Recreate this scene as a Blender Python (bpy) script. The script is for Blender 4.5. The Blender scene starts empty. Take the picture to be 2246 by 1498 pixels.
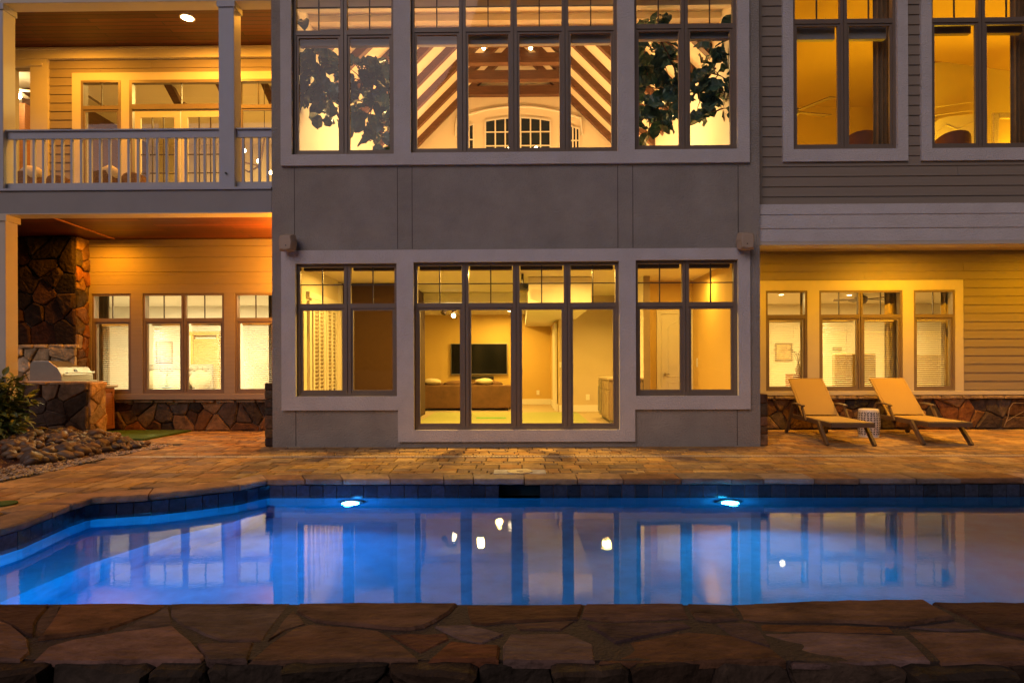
import bpy, math, random
from mathutils import Vector, Matrix
# ------------------------------------------------------------------ camera
YAW, ROLL, CAMH, FPX = 0.0123, -0.0036, 1.333, 1350.0
scn = bpy.context.scene
col = scn.collection
cam = bpy.data.objects.new('camera', bpy.data.cameras.new('camera')); col.objects.link(cam)
cam.data.sensor_width = 36; cam.data.lens = 36*FPX/2246
cam.data.shift_y = 51/2246; cam.data.clip_start = .05; cam.data.clip_end = 3000
cam.matrix_world = Matrix.Translation((0, -10, CAMH)) @ Matrix.Rotation(YAW, 4, 'Z') @ Matrix.Rotation(math.pi/2, 4, 'X') @ Matrix.Rotation(ROLL, 4, 'Z')
scn.camera = cam
# ------------------------------------------------------------------ sky: dusk
w = bpy.data.worlds.new('World'); scn.world = w; w.use_nodes = True
nt = w.node_tree; sky = nt.nodes.new('ShaderNodeTexSky'); sky.sky_type = 'NISHITA'; sky.sun_disc = False
sky.sun_elevation = math.radians(-2.0); sky.sun_rotation = math.radians(150); sky.ozone_density = 1.0; sky.dust_density = 2.0
bg = nt.nodes['Background']; bg.inputs['Strength'].default_value = 0.15
nt.links.new(sky.outputs[0], bg.inputs['Color'])
# last afterglow: weak, wide, low sun behind the camera's right shoulder
sl = bpy.data.lights.new('afterglow', 'SUN'); sl.energy = .92; sl.angle = math.radians(45); sl.color = (1, .76, .74)
so = bpy.data.objects.new('afterglow', sl); col.objects.link(so); so.rotation_euler = (math.radians(55), 0, math.radians(-30))
scn.view_settings.view_transform = 'Standard'; scn.view_settings.look = 'None'
scn.view_settings.exposure = 0.0; scn.view_settings.gamma = 1
cy = scn.cycles; cy.max_bounces = 9; cy.diffuse_bounces = 4; cy.glossy_bounces = 4; cy.transmission_bounces = 6
cy.transparent_max_bounces = 14; cy.sample_clamp_indirect = 4; cy.use_denoising = True
cy.caustics_reflective = False; cy.caustics_refractive = True; cy.blur_glossy = .1
try: cy.denoiser = 'OPENIMAGEDENOISE'; cy.denoising_input_passes = 'RGB_ALBEDO_NORMAL'
except Exception: pass
# ------------------------------------------------------------------ measuring: photo pixels -> real points on real planes
_c, _s, _cr, _sr = math.cos(YAW), math.sin(YAW), math.cos(ROLL), math.sin(ROLL)
def ray(px, py):
    a = (px-1123)/FPX; b = -(py-800)/FPX
    a, b = _cr*a-_sr*b, _sr*a+_cr*b
    return (_c*a-_s, _s*a+_c, b)
def U(px, py, Y):
    r = ray(px, py); t = (Y+10)/r[1]; return (r[0]*t, CAMH+r[2]*t)
def UX(px, Y, py=600): return U(px, py, Y)[0]
def UZ(py, Y, px=1123): return U(px, py, Y)[1]
def G(px, py, z=0):
    r = ray(px, py); t = (z-CAMH)/r[2]; return (r[0]*t, -10+r[1]*t)
R = random.Random(7)
# ------------------------------------------------------------------ materials
def mat(name, c, rough=.6, var=.12, scale=3, bump=0, bscale=60, metal=0, attr=False, spec=.5, stretch=(1, 1, 1), var2=None):
    m = bpy.data.materials.new(name); m.use_nodes = True; n = m.node_tree; L = n.links.new
    b = n.nodes['Principled BSDF']; b.inputs['Roughness'].default_value = rough; b.inputs['Metallic'].default_value = metal
    b.inputs['Specular IOR Level'].default_value = spec
    tc = n.nodes.new('ShaderNodeTexCoord'); mp = n.nodes.new('ShaderNodeMapping'); mp.inputs['Scale'].default_value = stretch
    L(tc.outputs['Object'], mp.inputs[0])
    ns = n.nodes.new('ShaderNodeTexNoise'); ns.inputs['Scale'].default_value = scale; ns.inputs['Detail'].default_value = 8; ns.inputs['Roughness'].default_value = .62
    L(mp.outputs[0], ns.inputs['Vector'])
    r = n.nodes.new('ShaderNodeMapRange'); r.inputs[1].default_value = .25; r.inputs[2].default_value = .75
    r.inputs[3].default_value = 1-var; r.inputs[4].default_value = 1+var
    L(ns.outputs['Fac'], r.inputs[0])
    v = n.nodes.new('ShaderNodeVectorMath'); v.operation = 'SCALE'; L(r.outputs[0], v.inputs['Scale'])
    if attr:
        a = n.nodes.new('ShaderNodeAttribute'); a.attribute_name = 'Col'; L(a.outputs['Color'], v.inputs[0])
    else: v.inputs[0].default_value = c[:3]
    if var2:   # blotches of a second colour
        n2 = n.nodes.new('ShaderNodeTexNoise'); n2.inputs['Scale'].default_value = scale*.37; n2.inputs['Detail'].default_value = 6
        L(mp.outputs[0], n2.inputs['Vector']); r2 = n.nodes.new('ShaderNodeMapRange'); r2.inputs[1].default_value = .48; r2.inputs[2].default_value = .7
        r2.inputs[4].default_value = .55
        L(n2.outputs['Fac'], r2.inputs[0]); mx = n.nodes.new('ShaderNodeMix'); mx.data_type = 'RGBA'
        L(r2.outputs[0], mx.inputs[0]); L(v.outputs[0], mx.inputs[6]); mx.inputs[7].default_value = (*var2, 1); L(mx.outputs[2], b.inputs['Base Color'])
    else: L(v.outputs[0], b.inputs['Base Color'])
    if bump:
        nb = n.nodes.new('ShaderNodeTexNoise'); nb.inputs['Scale'].default_value = bscale; nb.inputs['Detail'].default_value = 6
        L(mp.outputs[0], nb.inputs['Vector'])
        bp = n.nodes.new('ShaderNodeBump'); bp.inputs['Strength'].default_value = min(1, bump*1); bp.inputs['Distance'].default_value = .02*bump
        L(nb.outputs['Fac'], bp.inputs['Height']); L(bp.outputs[0], b.inputs['Normal'])
    return m
def emit(name, c, s):
    m = bpy.data.materials.new(name); m.use_nodes = True; n = m.node_tree
    b = n.nodes['Principled BSDF']; b.inputs['Base Color'].default_value = (*c, 1)
    b.inputs['Emission Color'].default_value = (*c, 1); b.inputs['Emission Strength'].default_value = s
    return m
def glass_mat(name, base=.045):
    m = bpy.data.materials.new(name); m.use_nodes = True; n = m.node_tree; n.nodes.clear(); L = n.links.new
    o = n.nodes.new('ShaderNodeOutputMaterial'); mx = n.nodes.new('ShaderNodeMixShader')
    t = n.nodes.new('ShaderNodeBsdfTransparent'); t.inputs[0].default_value = (.93, .94, .92, 1)
    g = n.nodes.new('ShaderNodeBsdfGlossy'); g.inputs['Roughness'].default_value = .015
    lw = n.nodes.new('ShaderNodeLayerWeight'); p = n.nodes.new('ShaderNodeMath'); p.operation = 'POWER'; p.inputs[1].default_value = 5
    a = n.nodes.new('ShaderNodeMath'); a.operation = 'MULTIPLY_ADD'; a.inputs[1].default_value = .9; a.inputs[2].default_value = base
    ns = n.nodes.new('ShaderNodeTexNoise'); ns.inputs['Scale'].default_value = 1.3; ns.inputs['Detail'].default_value = 1
    bp = n.nodes.new('ShaderNodeBump'); bp.inputs['Strength'].default_value = .12; bp.inputs['Distance'].default_value = .01
    L(ns.outputs['Fac'], bp.inputs['Height']); L(bp.outputs[0], g.inputs['Normal'])
    L(lw.outputs['Facing'], p.inputs[0]); L(p.outputs[0], a.inputs[0]); L(a.outputs[0], mx.inputs[0])
    L(t.outputs[0], mx.inputs[1]); L(g.outputs[0], mx.inputs[2]); L(mx.outputs[0], o.inputs[0])
    return m
def water_mat():
    m = bpy.data.materials.new('pool_water'); m.use_nodes = True; n = m.node_tree; n.nodes.clear(); L = n.links.new
    o = n.nodes.new('ShaderNodeOutputMaterial'); g = n.nodes.new('ShaderNodeBsdfGlass')
    g.inputs['IOR'].default_value = 1.62; g.inputs['Roughness'].default_value = 0; g.inputs['Color'].default_value = (.93, .97, 1, 1)
    tc = n.nodes.new('ShaderNodeTexCoord')
    a = n.nodes.new('ShaderNodeTexNoise'); a.inputs['Scale'].default_value = 1.6; a.inputs['Detail'].default_value = 2
    b = n.nodes.new('ShaderNodeTexNoise'); b.inputs['Scale'].default_value = 26; b.inputs['Detail'].default_value = 3
    mp = n.nodes.new('ShaderNodeMapping'); mp.inputs['Scale'].default_value = (1, 1.6, 1); L(tc.outputs['Object'], mp.inputs[0])
    L(mp.outputs[0], a.inputs['Vector']); L(mp.outputs[0], b.inputs['Vector'])
    s = n.nodes.new('ShaderNodeMath'); s.operation = 'MULTIPLY_ADD'; s.inputs[1].default_value = .16; L(b.outputs['Fac'], s.inputs[0]); L(a.outputs['Fac'], s.inputs[2])
    bp = n.nodes.new('ShaderNodeBump'); bp.inputs['Strength'].default_value = .16; bp.inputs['Distance'].default_value = .006
    L(s.outputs[0], bp.inputs['Height']); L(bp.outputs[0], g.inputs['Normal']); L(g.outputs[0], o.inputs[0])
    return m
def plank_mat(name, c1, c2, row=.09, rough=.45):
    m = bpy.data.materials.new(name); m.use_nodes = True; n = m.node_tree; L = n.links.new
    b = n.nodes['Principled BSDF']; b.inputs['Roughness'].default_value = rough
    tc = n.nodes.new('ShaderNodeTexCoord'); br = n.nodes.new('ShaderNodeTexBrick')
    br.inputs['Color1'].default_value = (*c1, 1); br.inputs['Color2'].default_value = (*c2, 1); br.inputs['Mortar'].default_value = (.02, .008, .004, 1)
    br.inputs['Scale'].default_value = 1; br.inputs['Brick Width'].default_value = 2.7; br.inputs['Row Height'].default_value = row
    br.inputs['Mortar Size'].default_value = .012; br.inputs['Mortar Smooth'].default_value = .3
    L(tc.outputs['Object'], br.inputs[0])
    ns = n.nodes.new('ShaderNodeTexNoise'); mp = n.nodes.new('ShaderNodeMapping'); mp.inputs['Scale'].default_value = (1.5, 26, 10)
    L(tc.outputs['Object'], mp.inputs[0]); L(mp.outputs[0], ns.inputs['Vector']); ns.inputs['Scale'].default_value = 2; ns.inputs['Detail'].default_value = 8
    r = n.nodes.new('ShaderNodeMapRange'); r.inputs[3].default_value = .45; r.inputs[4].default_value = 1.5; L(ns.outputs['Fac'], r.inputs[0])
    v = n.nodes.new('ShaderNodeVectorMath'); v.operation = 'SCALE'; L(br.outputs['Color'], v.inputs[0]); L(r.outputs[0], v.inputs['Scale'])
    L(v.outputs[0], b.inputs['Base Color'])
    bp = n.nodes.new('ShaderNodeBump'); bp.inputs['Strength'].default_value = .8; bp.inputs['Distance'].default_value = .01; bp.invert = True
    L(br.outputs['Fac'], bp.inputs['Height']); L(bp.outputs[0], b.inputs['Normal'])
    return m
M = {}
M['stucco'] = mat('grey_stucco', (.35, .325, .295), .9, .2, 1.4, 1.3, 38)
M['band'] = mat('pale_stucco_band', (.62, .60, .61), .85, .10, 2, 1.0, 38)
M['siding'] = mat('painted_siding', (.28, .235, .19), .6, .08, 2, .15, 40, stretch=(.4, 3, 12))
M['trimw'] = mat('painted_trim', (.60, .55, .46), .5, .05, 2, .08, 30)
M['post'] = mat('painted_post', (.42, .46, .55), .5, .05, 2, .08, 30)
M['beam'] = mat('painted_beam', (.30, .30, .31), .6, .08, 2, .1, 30)
M['frame'] = mat('bronze_window_frame', (.20, .155, .12), .4, .08, 4, .05, 60)
M['muntin'] = mat('dark_muntin', (.06, .045, .035), .4)
M['glass'] = glass_mat('window_glass')
M['woodceil'] = plank_mat('stained_board_ceiling', (.13, .030, .009), (.06, .014, .004), row=.13)
M['rafter'] = mat('stained_rafter_wood', (.11, .05, .028), .55, .35, 3, .2, 40, stretch=(1, 1, 8))
M['wall_tan'] = mat('tan_room_paint', (.62, .50, .34), .8, .03, 1)
M['wall_cream'] = mat('cream_room_paint', (.78, .70, .55), .8, .03, 1)
M['wall_gold'] = mat('gold_room_paint', (.62, .43, .13), .8, .04, 1)
M['wall_white'] = mat('white_room_paint', (.82, .78, .70), .7, .02, 1)
M['wall_dark'] = mat('brown_room_paint', (.06, .028, .012), .9, .12, 14, .2, 90)
M['white'] = mat('white_enamel', (.80, .77, .70), .4, .02)
M['carpet'] = mat('beige_carpet', (.42, .33, .20), .95, .1, 60, .4, 200)
M['paver'] = mat('concrete_paver', (1, 1, 1), .85, .38, 7, .9, 30, attr=True, spec=.3)
M['grout'] = mat('paver_joint_sand', (.04, .028, .02), .95, .2, 30)
M['coping'] = mat('flagstone_coping', (1, 1, 1), .75, .45, 6, 1.2, 18, attr=True, spec=.25)
M['stone'] = mat('fieldstone', (1, 1, 1), .85, .55, 7, 1.4, 16, attr=True, spec=.2)
M['slab'] = mat('flagstone_slab', (1, 1, 1), .9, .7, 4.5, 1.6, 20, attr=True, spec=.14, stretch=(.8, 1.8, 1), var2=(.13, .06, .035))
M['mortar'] = mat('stone_mortar', (.15, .105, .08), .9, .35, 20, 1, 60)
M['tile'] = mat('glazed_pool_tile', (1, 1, 1), .22, .55, 22, .25, 40, attr=True)
M['plaster'] = mat('pool_plaster', (.03, .36, .62), .7, .22, 5, .2, 60)
M['water'] = water_mat()
M['black'] = mat('black_metal', (.02, .018, .016), .35)
M['screen'] = mat('television_glass', (.006, .007, .009), .12)
M['steel'] = mat('brushed_steel', (.40, .37, .31), .42, .08, 6, .1, 80, metal=1, stretch=(1, 30, 1))
M['woodwarm'] = mat('varnished_cedar', (.42, .17, .06), .45, .3, 5, .2, 40, stretch=(1, 1, 12))
M['sofa'] = mat('brown_velvet', (.15, .075, .03), .9, .3, 5, .3, 120)
M['cushion'] = mat('cream_cushion', (.55, .47, .33), .95, .1, 10, .2, 60)
M['armchair'] = mat('rust_leather', (.16, .055, .025), .55, .2, 8, .15, 60)
M['curtain'] = mat('heavy_curtain', (.22, .15, .08), .95, .2, 6, .2, 80)
M['curtainlight'] = mat('beige_curtain', (.48, .38, .22), .95, .2, 6, .2, 80)
M['slat'] = mat('blind_slat', (.80, .74, .60), .5, .02)
M['shade'] = mat('roller_shade', (.38, .37, .37), .8, .05)
M['shadebr'] = mat('dark_roller_shade', (.16, .10, .06), .8, .05)
M['leaf'] = mat('fig_leaf', (.065, .135, .10), .25, .45, 5, .5, 16)
M['shrubleaf'] = mat('shrub_leaf', (.10, .15, .035), .45, .4, 6, .3, 20)
M['bark'] = mat('fig_bark', (.10, .06, .035), .85, .3, 14, .6, 40)
M['turf'] = mat('green_turf', (.07, .15, .03), .95, .35, 60, .8, 160)
M['pebble'] = mat('river_pebble', (1, 1, 1), .5, .3, 12, .3, 30, attr=True)
M['mulch'] = mat('bark_mulch', (.10, .04, .022), .95, .5, 40, 1, 90)
M['sling'] = mat('mesh_sling_fabric', (.42, .29, .09), .8, .08, 200, .35, 500)
M['lframe'] = mat('bronze_resin', (.13, .085, .05), .4, .1)
M['ceramic'] = mat('white_glazed_ceramic', (.70, .66, .60), .2, .04)
M['holes'] = mat('ceramic_cutout_shadow', (.03, .022, .015), .8)
M['wicker'] = mat('wicker_weave', (.22, .12, .055), .7, .5, 40, 1, 70)
M['lawn'] = mat('dark_lawn', (.03, .05, .02), .95, .4, 4, .5, 20)
M['plastic'] = mat('beige_plastic', (.46, .36, .27), .5, .04)
M['granite'] = mat('granite_top', (.45, .36, .25), .3, .5, 60)
M['cab'] = mat('greige_cabinet', (.30, .22, .13), .45, .1)
M['bulb'] = emit('lit_bulb', (1, .78, .42), 45)
M['lamp'] = emit('lit_downlight', (1, .80, .45), 30)
M['poollampL'] = emit('lit_pool_lens_blue', (.20, .42, 1), 60)
M['poollampR'] = emit('lit_pool_lens_cyan', (.12, .62, 1), 60)
M['duskpane'] = mat('dark_outer_pane', (.02, .03, .045), .08)
# ------------------------------------------------------------------ mesh builder
ORG = {}
class MB:
    def __init__(s): s.v = []; s.f = []; s.c = []; s.cur = (.5, .5, .5)
    def add(s, vs, fs):
        o = len(s.v); s.v += [tuple(p) for p in vs]
        for f in fs: s.f.append([i+o for i in f]); s.c.append(s.cur)
        return s
    def box(s, x0, x1, y0, y1, z0, z1):
        return s.add([(x0,y0,z0),(x1,y0,z0),(x1,y1,z0),(x0,y1,z0),(x0,y0,z1),(x1,y0,z1),(x1,y1,z1),(x0,y1,z1)],
            [(0,3,2,1),(4,5,6,7),(0,1,5,4),(1,2,6,5),(2,3,7,6),(3,0,4,7)])
    def quad(s, a, b, c, d): return s.add([a,b,c,d], [(0,1,2,3)])
    def bar(s, a, b, w, h, up=(0,0,1)):      # square bar from a to b
        a, b = Vector(a), Vector(b); d = (b-a).normalized(); u = Vector(up)
        if abs(d.dot(u)) > .98: u = Vector((0,1,0))
        x = d.cross(u).normalized(); z = x.cross(d)
        vs = [p + x*(sx*w/2) + z*(sz*h/2) for p in (a, b) for sx, sz in ((-1,-1),(1,-1),(1,1),(-1,1))]
        return s.add(vs, [(0,1,2,3),(7,6,5,4),(0,4,5,1),(1,5,6,2),(2,6,7,3),(3,7,4,0)])
    def tube(s, pts, r, n=8, cap=True):
        pts = [Vector(p) for p in pts]; rs = r if isinstance(r, (list, tuple)) else [r]*len(pts)
        vs = []; px = None
        for i, p in enumerate(pts):
            d = (pts[min(i+1, len(pts)-1)] - pts[max(i-1, 0)]).normalized()
            x = px if px is not None else d.orthogonal().normalized()
            x = (x - d*x.dot(d)).normalized(); px = x; y = d.cross(x)
            for k in range(n): a = 2*math.pi*k/n; vs.append(p + (x*math.cos(a)+y*math.sin(a))*rs[i])
        fs = [(i*n+k, i*n+(k+1)%n, (i+1)*n+(k+1)%n, (i+1)*n+k) for i in range(len(pts)-1) for k in range(n)]
        if cap: fs += [tuple(range(n))[::-1], tuple(range((len(pts)-1)*n, len(pts)*n))]
        return s.add(vs, fs)
    def lathe(s, prof, cx=0, cy=0, n=24):    # profile [(r,z)]
        vs = [(cx+r*math.cos(2*math.pi*k/n), cy+r*math.sin(2*math.pi*k/n), z) for r, z in prof for k in range(n)]
        fs = [(i*n+k, i*n+(k+1)%n, (i+1)*n+(k+1)%n, (i+1)*n+k) for i in range(len(prof)-1) for k in range(n)]
        return s.add(vs, fs)
    def blob(s, c, rad, seed=0, n=8, m=6, rough=.12):
        rr = random.Random(seed); vs = []; fs = []
        ph = [rr.uniform(0, 6.28) for _ in range(4)]
        for j in range(m+1):
            t = math.pi*j/m
            for k in range(n):
                a = 2*math.pi*k/n
                q = 1+rough*(math.sin(2*a+ph[0])*math.sin(t+ph[1])+.6*math.sin(3*a+ph[2])*math.sin(2*t+ph[3]))
                vs.append((c[0]+rad[0]*q*math.sin(t)*math.cos(a), c[1]+rad[1]*q*math.sin(t)*math.sin(a), c[2]+rad[2]*q*math.cos(t)))
        for j in range(m):
            for k in range(n): fs.append((j*n+k, (j+1)*n+k, (j+1)*n+(k+1)%n, j*n+(k+1)%n))
        return s.add(vs, fs)
    def build(s, name, m, parent=None, label=None, cat=None, group=None, kind=None, smooth=False, bevel=0, plabel=None, local=False):
        if parent is not None: org = Vector((0,0,0)) if local else ORG[parent.name]
        else:
            xs = [v[0] for v in s.v]; ys = [v[1] for v in s.v]; zs = [v[2] for v in s.v]
            org = Vector(((min(xs)+max(xs))/2, (min(ys)+max(ys))/2, min(zs)))
        me = bpy.data.meshes.new(name)
        me.from_pydata([tuple(Vector(v)-org) for v in s.v], [], s.f); me.update()
        ca = me.color_attributes.new('Col', 'FLOAT_COLOR', 'CORNER'); buf = []
        for f, c in zip(s.f, s.c): buf += [c[0], c[1], c[2], 1.0]*len(f)
        ca.data.foreach_set('color', buf)
        if smooth: me.polygons.foreach_set('use_smooth', [True]*len(me.polygons))
        me.materials.append(m)
        o = bpy.data.objects.new(name, me); col.objects.link(o)
        if parent is not None: o.parent = parent
        else: o.location = org
        ORG[o.name] = org
        if bevel:
            b = o.modifiers.new('bevel', 'BEVEL'); b.width = bevel; b.segments = 2; b.limit_method = 'ANGLE'
        tag(o, label or plabel, cat, group, kind)
        return o
def tag(o, label=None, cat=None, group=None, kind=None):
    if label: o['label'] = label
    if cat: o['category'] = cat
    if group: o['group'] = group
    if kind: o['kind'] = kind
def thing(name, label, cat, loc=(0,0,0), group=None, rz=0):
    o = bpy.data.objects.new(name, None); col.objects.link(o); o.location = loc; o.rotation_euler.z = rz; o.empty_display_size = .2
    ORG[o.name] = Vector(loc); tag(o, label, cat, group); return o
def copy_tree(o, parent=None):
    c = o.copy(); col.objects.link(c); ORG[c.name] = ORG[o.name]
    if parent: c.parent = parent
    for ch in [x for x in o.children]: copy_tree(ch, c)
    return c
def B(x0, x1, y0, y1, z0, z1): return MB().box(x0, x1, y0, y1, z0, z1)
def light(name, loc, energy, color, size=.3, rot=(0,0,0), kind='AREA', parent=None, spread=None, shape='DISK', sy=None):
    l = bpy.data.lights.new(name, kind); l.energy = energy; l.color = color
    if kind == 'AREA':
        l.shape = shape; l.size = size
        if sy: l.size_y = sy
        if spread: l.spread = spread
    else: l.shadow_soft_size = size
    o = bpy.data.objects.new(name, l); col.objects.link(o); o.location = loc; o.rotation_euler = rot
    return o
# ------------------------------------------------------------------ stones
def voronoi(w, h, size, rr, asp=1.5):
    nx, ny = max(1, round(w/(size*asp))), max(1, round(h/size)); P = []
    for j in range(ny):
        for i in range(nx):
            P.append(((i+.5+rr.uniform(-.42,.42)+(.5*(j%2)-.25))*w/nx, (j+.5+rr.uniform(-.38,.38))*h/ny))
    P = [p for p in P if rr.random() > .22]
    R2 = (4.2*size*asp)**2; cells = []
    for i, p in enumerate(P):
        poly = [(0,0),(w,0),(w,h),(0,h)]
        for j, q in enumerate(P):
            if i == j or (p[0]-q[0])**2+(p[1]-q[1])**2 > R2: continue
            mx, my, dx, dy = (p[0]+q[0])/2, (p[1]+q[1])/2, q[0]-p[0], q[1]-p[1]; out = []
            for k in range(len(poly)):
                a, b = poly[k], poly[(k+1)%len(poly)]
                da = (a[0]-mx)*dx+(a[1]-my)*dy; db = (b[0]-mx)*dx+(b[1]-my)*dy
                if da <= 0: out.append(a)
                if da*db < 0: t = da/(da-db); out.append((a[0]+t*(b[0]-a[0]), a[1]+t*(b[1]-a[1])))
            poly = out
            if len(poly) < 3: break
        if len(poly) >= 3: cells.append(poly)
    return cells
def chaikin(p, q=.2):
    o = []
    for i in range(len(p)):
        a, b = p[i], p[(i+1)%len(p)]
        o += [(a[0]+q*(b[0]-a[0]), a[1]+q*(b[1]-a[1])), (a[0]+(1-q)*(b[0]-a[0]), a[1]+(1-q)*(b[1]-a[1]))]
    return o
def stone(mb, poly, f, gap, hgt, rr, flat=.85, jag=.0, rnd=.11, tilt=.0):     # f maps (u,v,depth) -> world
    cx = sum(p[0] for p in poly)/len(poly); cyy = sum(p[1] for p in poly)/len(poly)
    if len(poly) < 16: poly = chaikin(poly, rnd) if rnd else poly
    if tilt:
        tx, ty, f0 = rr.uniform(-tilt,tilt), rr.uniform(-tilt,tilt), f
        f = lambda u, v, d: f0(u, v, d+(max(-.6*hgt, min(.9*hgt, tx*(u-cx)+ty*(v-cyy))) if d > hgt*.3 else 0))
    if jag:
        q = []
        for i in range(len(poly)):
            a, b = poly[i], poly[(i+1)%len(poly)]; d = math.hypot(b[0]-a[0], b[1]-a[1]); k = max(1, int(d/.09))
            for j in range(k):
                t = j/k; q.append((a[0]+t*(b[0]-a[0])+rr.uniform(-jag,jag)*(j>0), a[1]+t*(b[1]-a[1])+rr.uniform(-jag,jag)*(j>0)))
        poly = q
    def ring(inset, d):
        r = []
        for x, y in poly:
            dx, dy = x-cx, y-cyy; L = math.hypot(dx, dy)+1e-6; k = max(.1, 1-inset/L); r.append(f(cx+dx*k, cyy+dy*k, d))
        return r
    n = len(poly); j = [rr.uniform(-.15, .15)*hgt for _ in range(n)]
    r0 = ring(gap*.7, -.01); r1 = ring(gap, hgt*.6); 
    r2 = []; 
    for i, (x, y) in enumerate(poly):
        dx, dy = x-cx, y-cyy; L = math.hypot(dx, dy)+1e-6; k = max(.1, 1-(gap+hgt*.45)/L); r2.append(f(cx+dx*k, cyy+dy*k, hgt+j[i]*.5))
    r3 = [];
    for i, (x, y) in enumerate(poly):
        dx, dy = x-cx, y-cyy; r3.append(f(cx+dx*.45, cyy+dy*.45, hgt*(1+(1-flat)*.6)+j[i]*.5))
    vs = r0+r1+r2+r3+[f(cx, cyy, hgt*(1+(1-flat)))]
    fs = [(a*n+i, a*n+(i+1)%n, (a+1)*n+(i+1)%n, (a+1)*n+i) for a in range(3) for i in range(n)]
    fs += [(3*n+i, 3*n+(i+1)%n, 4*n) for i in range(n)]
    mb.add(vs, fs)
STONEC = [(.17,.085,.035),(.12,.06,.03),(.22,.13,.06),(.08,.055,.04),(.15,.09,.05),(.27,.17,.08),(.11,.08,.06),(.19,.08,.03),(.05,.04,.032)]
def stone_face(mb, f, w, h, size, rr, pal=STONEC, hgt=.035, gap=.012, asp=1.45, jag=.006):
    hgt *= .95; gap *= .6
    for c in voronoi(w, h, size, rr, asp):
        k = rr.uniform(.75, 1.2); q = rr.choice(pal); mb.cur = tuple(x*k for x in q)
        stone(mb, c, f, gap, hgt*rr.uniform(.5, 1.5), rr, .93, jag, .09, .14)
# ------------------------------------------------------------------ wall with openings
def slab_wall(mb, x0, x1, z0, z1, y0, y1, ops):
    xs = sorted({x0, x1, *[v for o in ops for v in o[:2] if x0 < v < x1]}); zs = sorted({z0, z1, *[v for o in ops for v in o[2:] if z0 < v < z1]})
    solid = lambda i, k: 0 <= i < len(xs)-1 and 0 <= k < len(zs)-1 and not any(o[0] <= (xs[i]+xs[i+1])/2 <= o[1] and o[2] <= (zs[k]+zs[k+1])/2 <= o[3] for o in ops)
    for i in range(len(xs)-1):
        for k in range(len(zs)-1):
            if not solid(i, k): continue
            a, b, c, d = xs[i], xs[i+1], zs[k], zs[k+1]
            mb.quad((a,y0,c),(b,y0,c),(b,y0,d),(a,y0,d)); mb.quad((b,y1,c),(a,y1,c),(a,y1,d),(b,y1,d))
            if not solid(i-1, k): mb.quad((a,y1,c),(a,y0,c),(a,y0,d),(a,y1,d))
            if not solid(i+1, k): mb.quad((b,y0,c),(b,y1,c),(b,y1,d),(b,y0,d))
            if not solid(i, k-1): mb.quad((a,y1,c),(b,y1,c),(b,y0,c),(a,y0,c))
            if not solid(i, k+1): mb.quad((a,y0,d),(b,y0,d),(b,y1,d),(a,y1,d))
    return mb
def siding(mb, x0, x1, z0, z1, Y, e, holes, t=.018):
    z = z0
    while z < z1-.01:
        zt = min(z+e, z1); iv = [(x0, x1)]
        zc = sorted({z, zt, *[v for h in holes for v in h[2:] if z+.001 < v < zt-.001]})
        for a, b in zip(zc[:-1], zc[1:]):
            iv = [(x0, x1)]
            for h in holes:
                if h[2] < (a+b)/2 < h[3]:
                    n = []
                    for p, q in iv:
                        if h[0] > p: n.append((p, min(q, h[0])))
                        if h[1] < q: n.append((max(p, h[1]), q))
                    iv = [(p, q) for p, q in n if q-p > .005 and p >= x0]
            jv = []
            for p, q in iv:
                if q-p > 2.2: k_ = p+(q-p)*((z*7.31) % 1*.7+.15); jv += [(p, k_-.003), (k_+.003, q)]
                else: jv.append((p, q))
            for p, q in jv:
                ya = Y-t*(1-(a-z)/e); yb = Y-t*(1-(b-z)/e)*1.0+0
                if b == zt: yb = Y-.002
                mb.add([(p,ya,a),(q,ya,a),(q,yb,b),(p,yb,b),(p,Y+.01,a),(q,Y+.01,a),(q,Y+.01,b),(p,Y+.01,b)],
                       [(0,1,2,3),(4,5,1,0),(0,3,7,4),(1,5,6,2),(3,2,6,7)])
        z += e
    return mb
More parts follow.
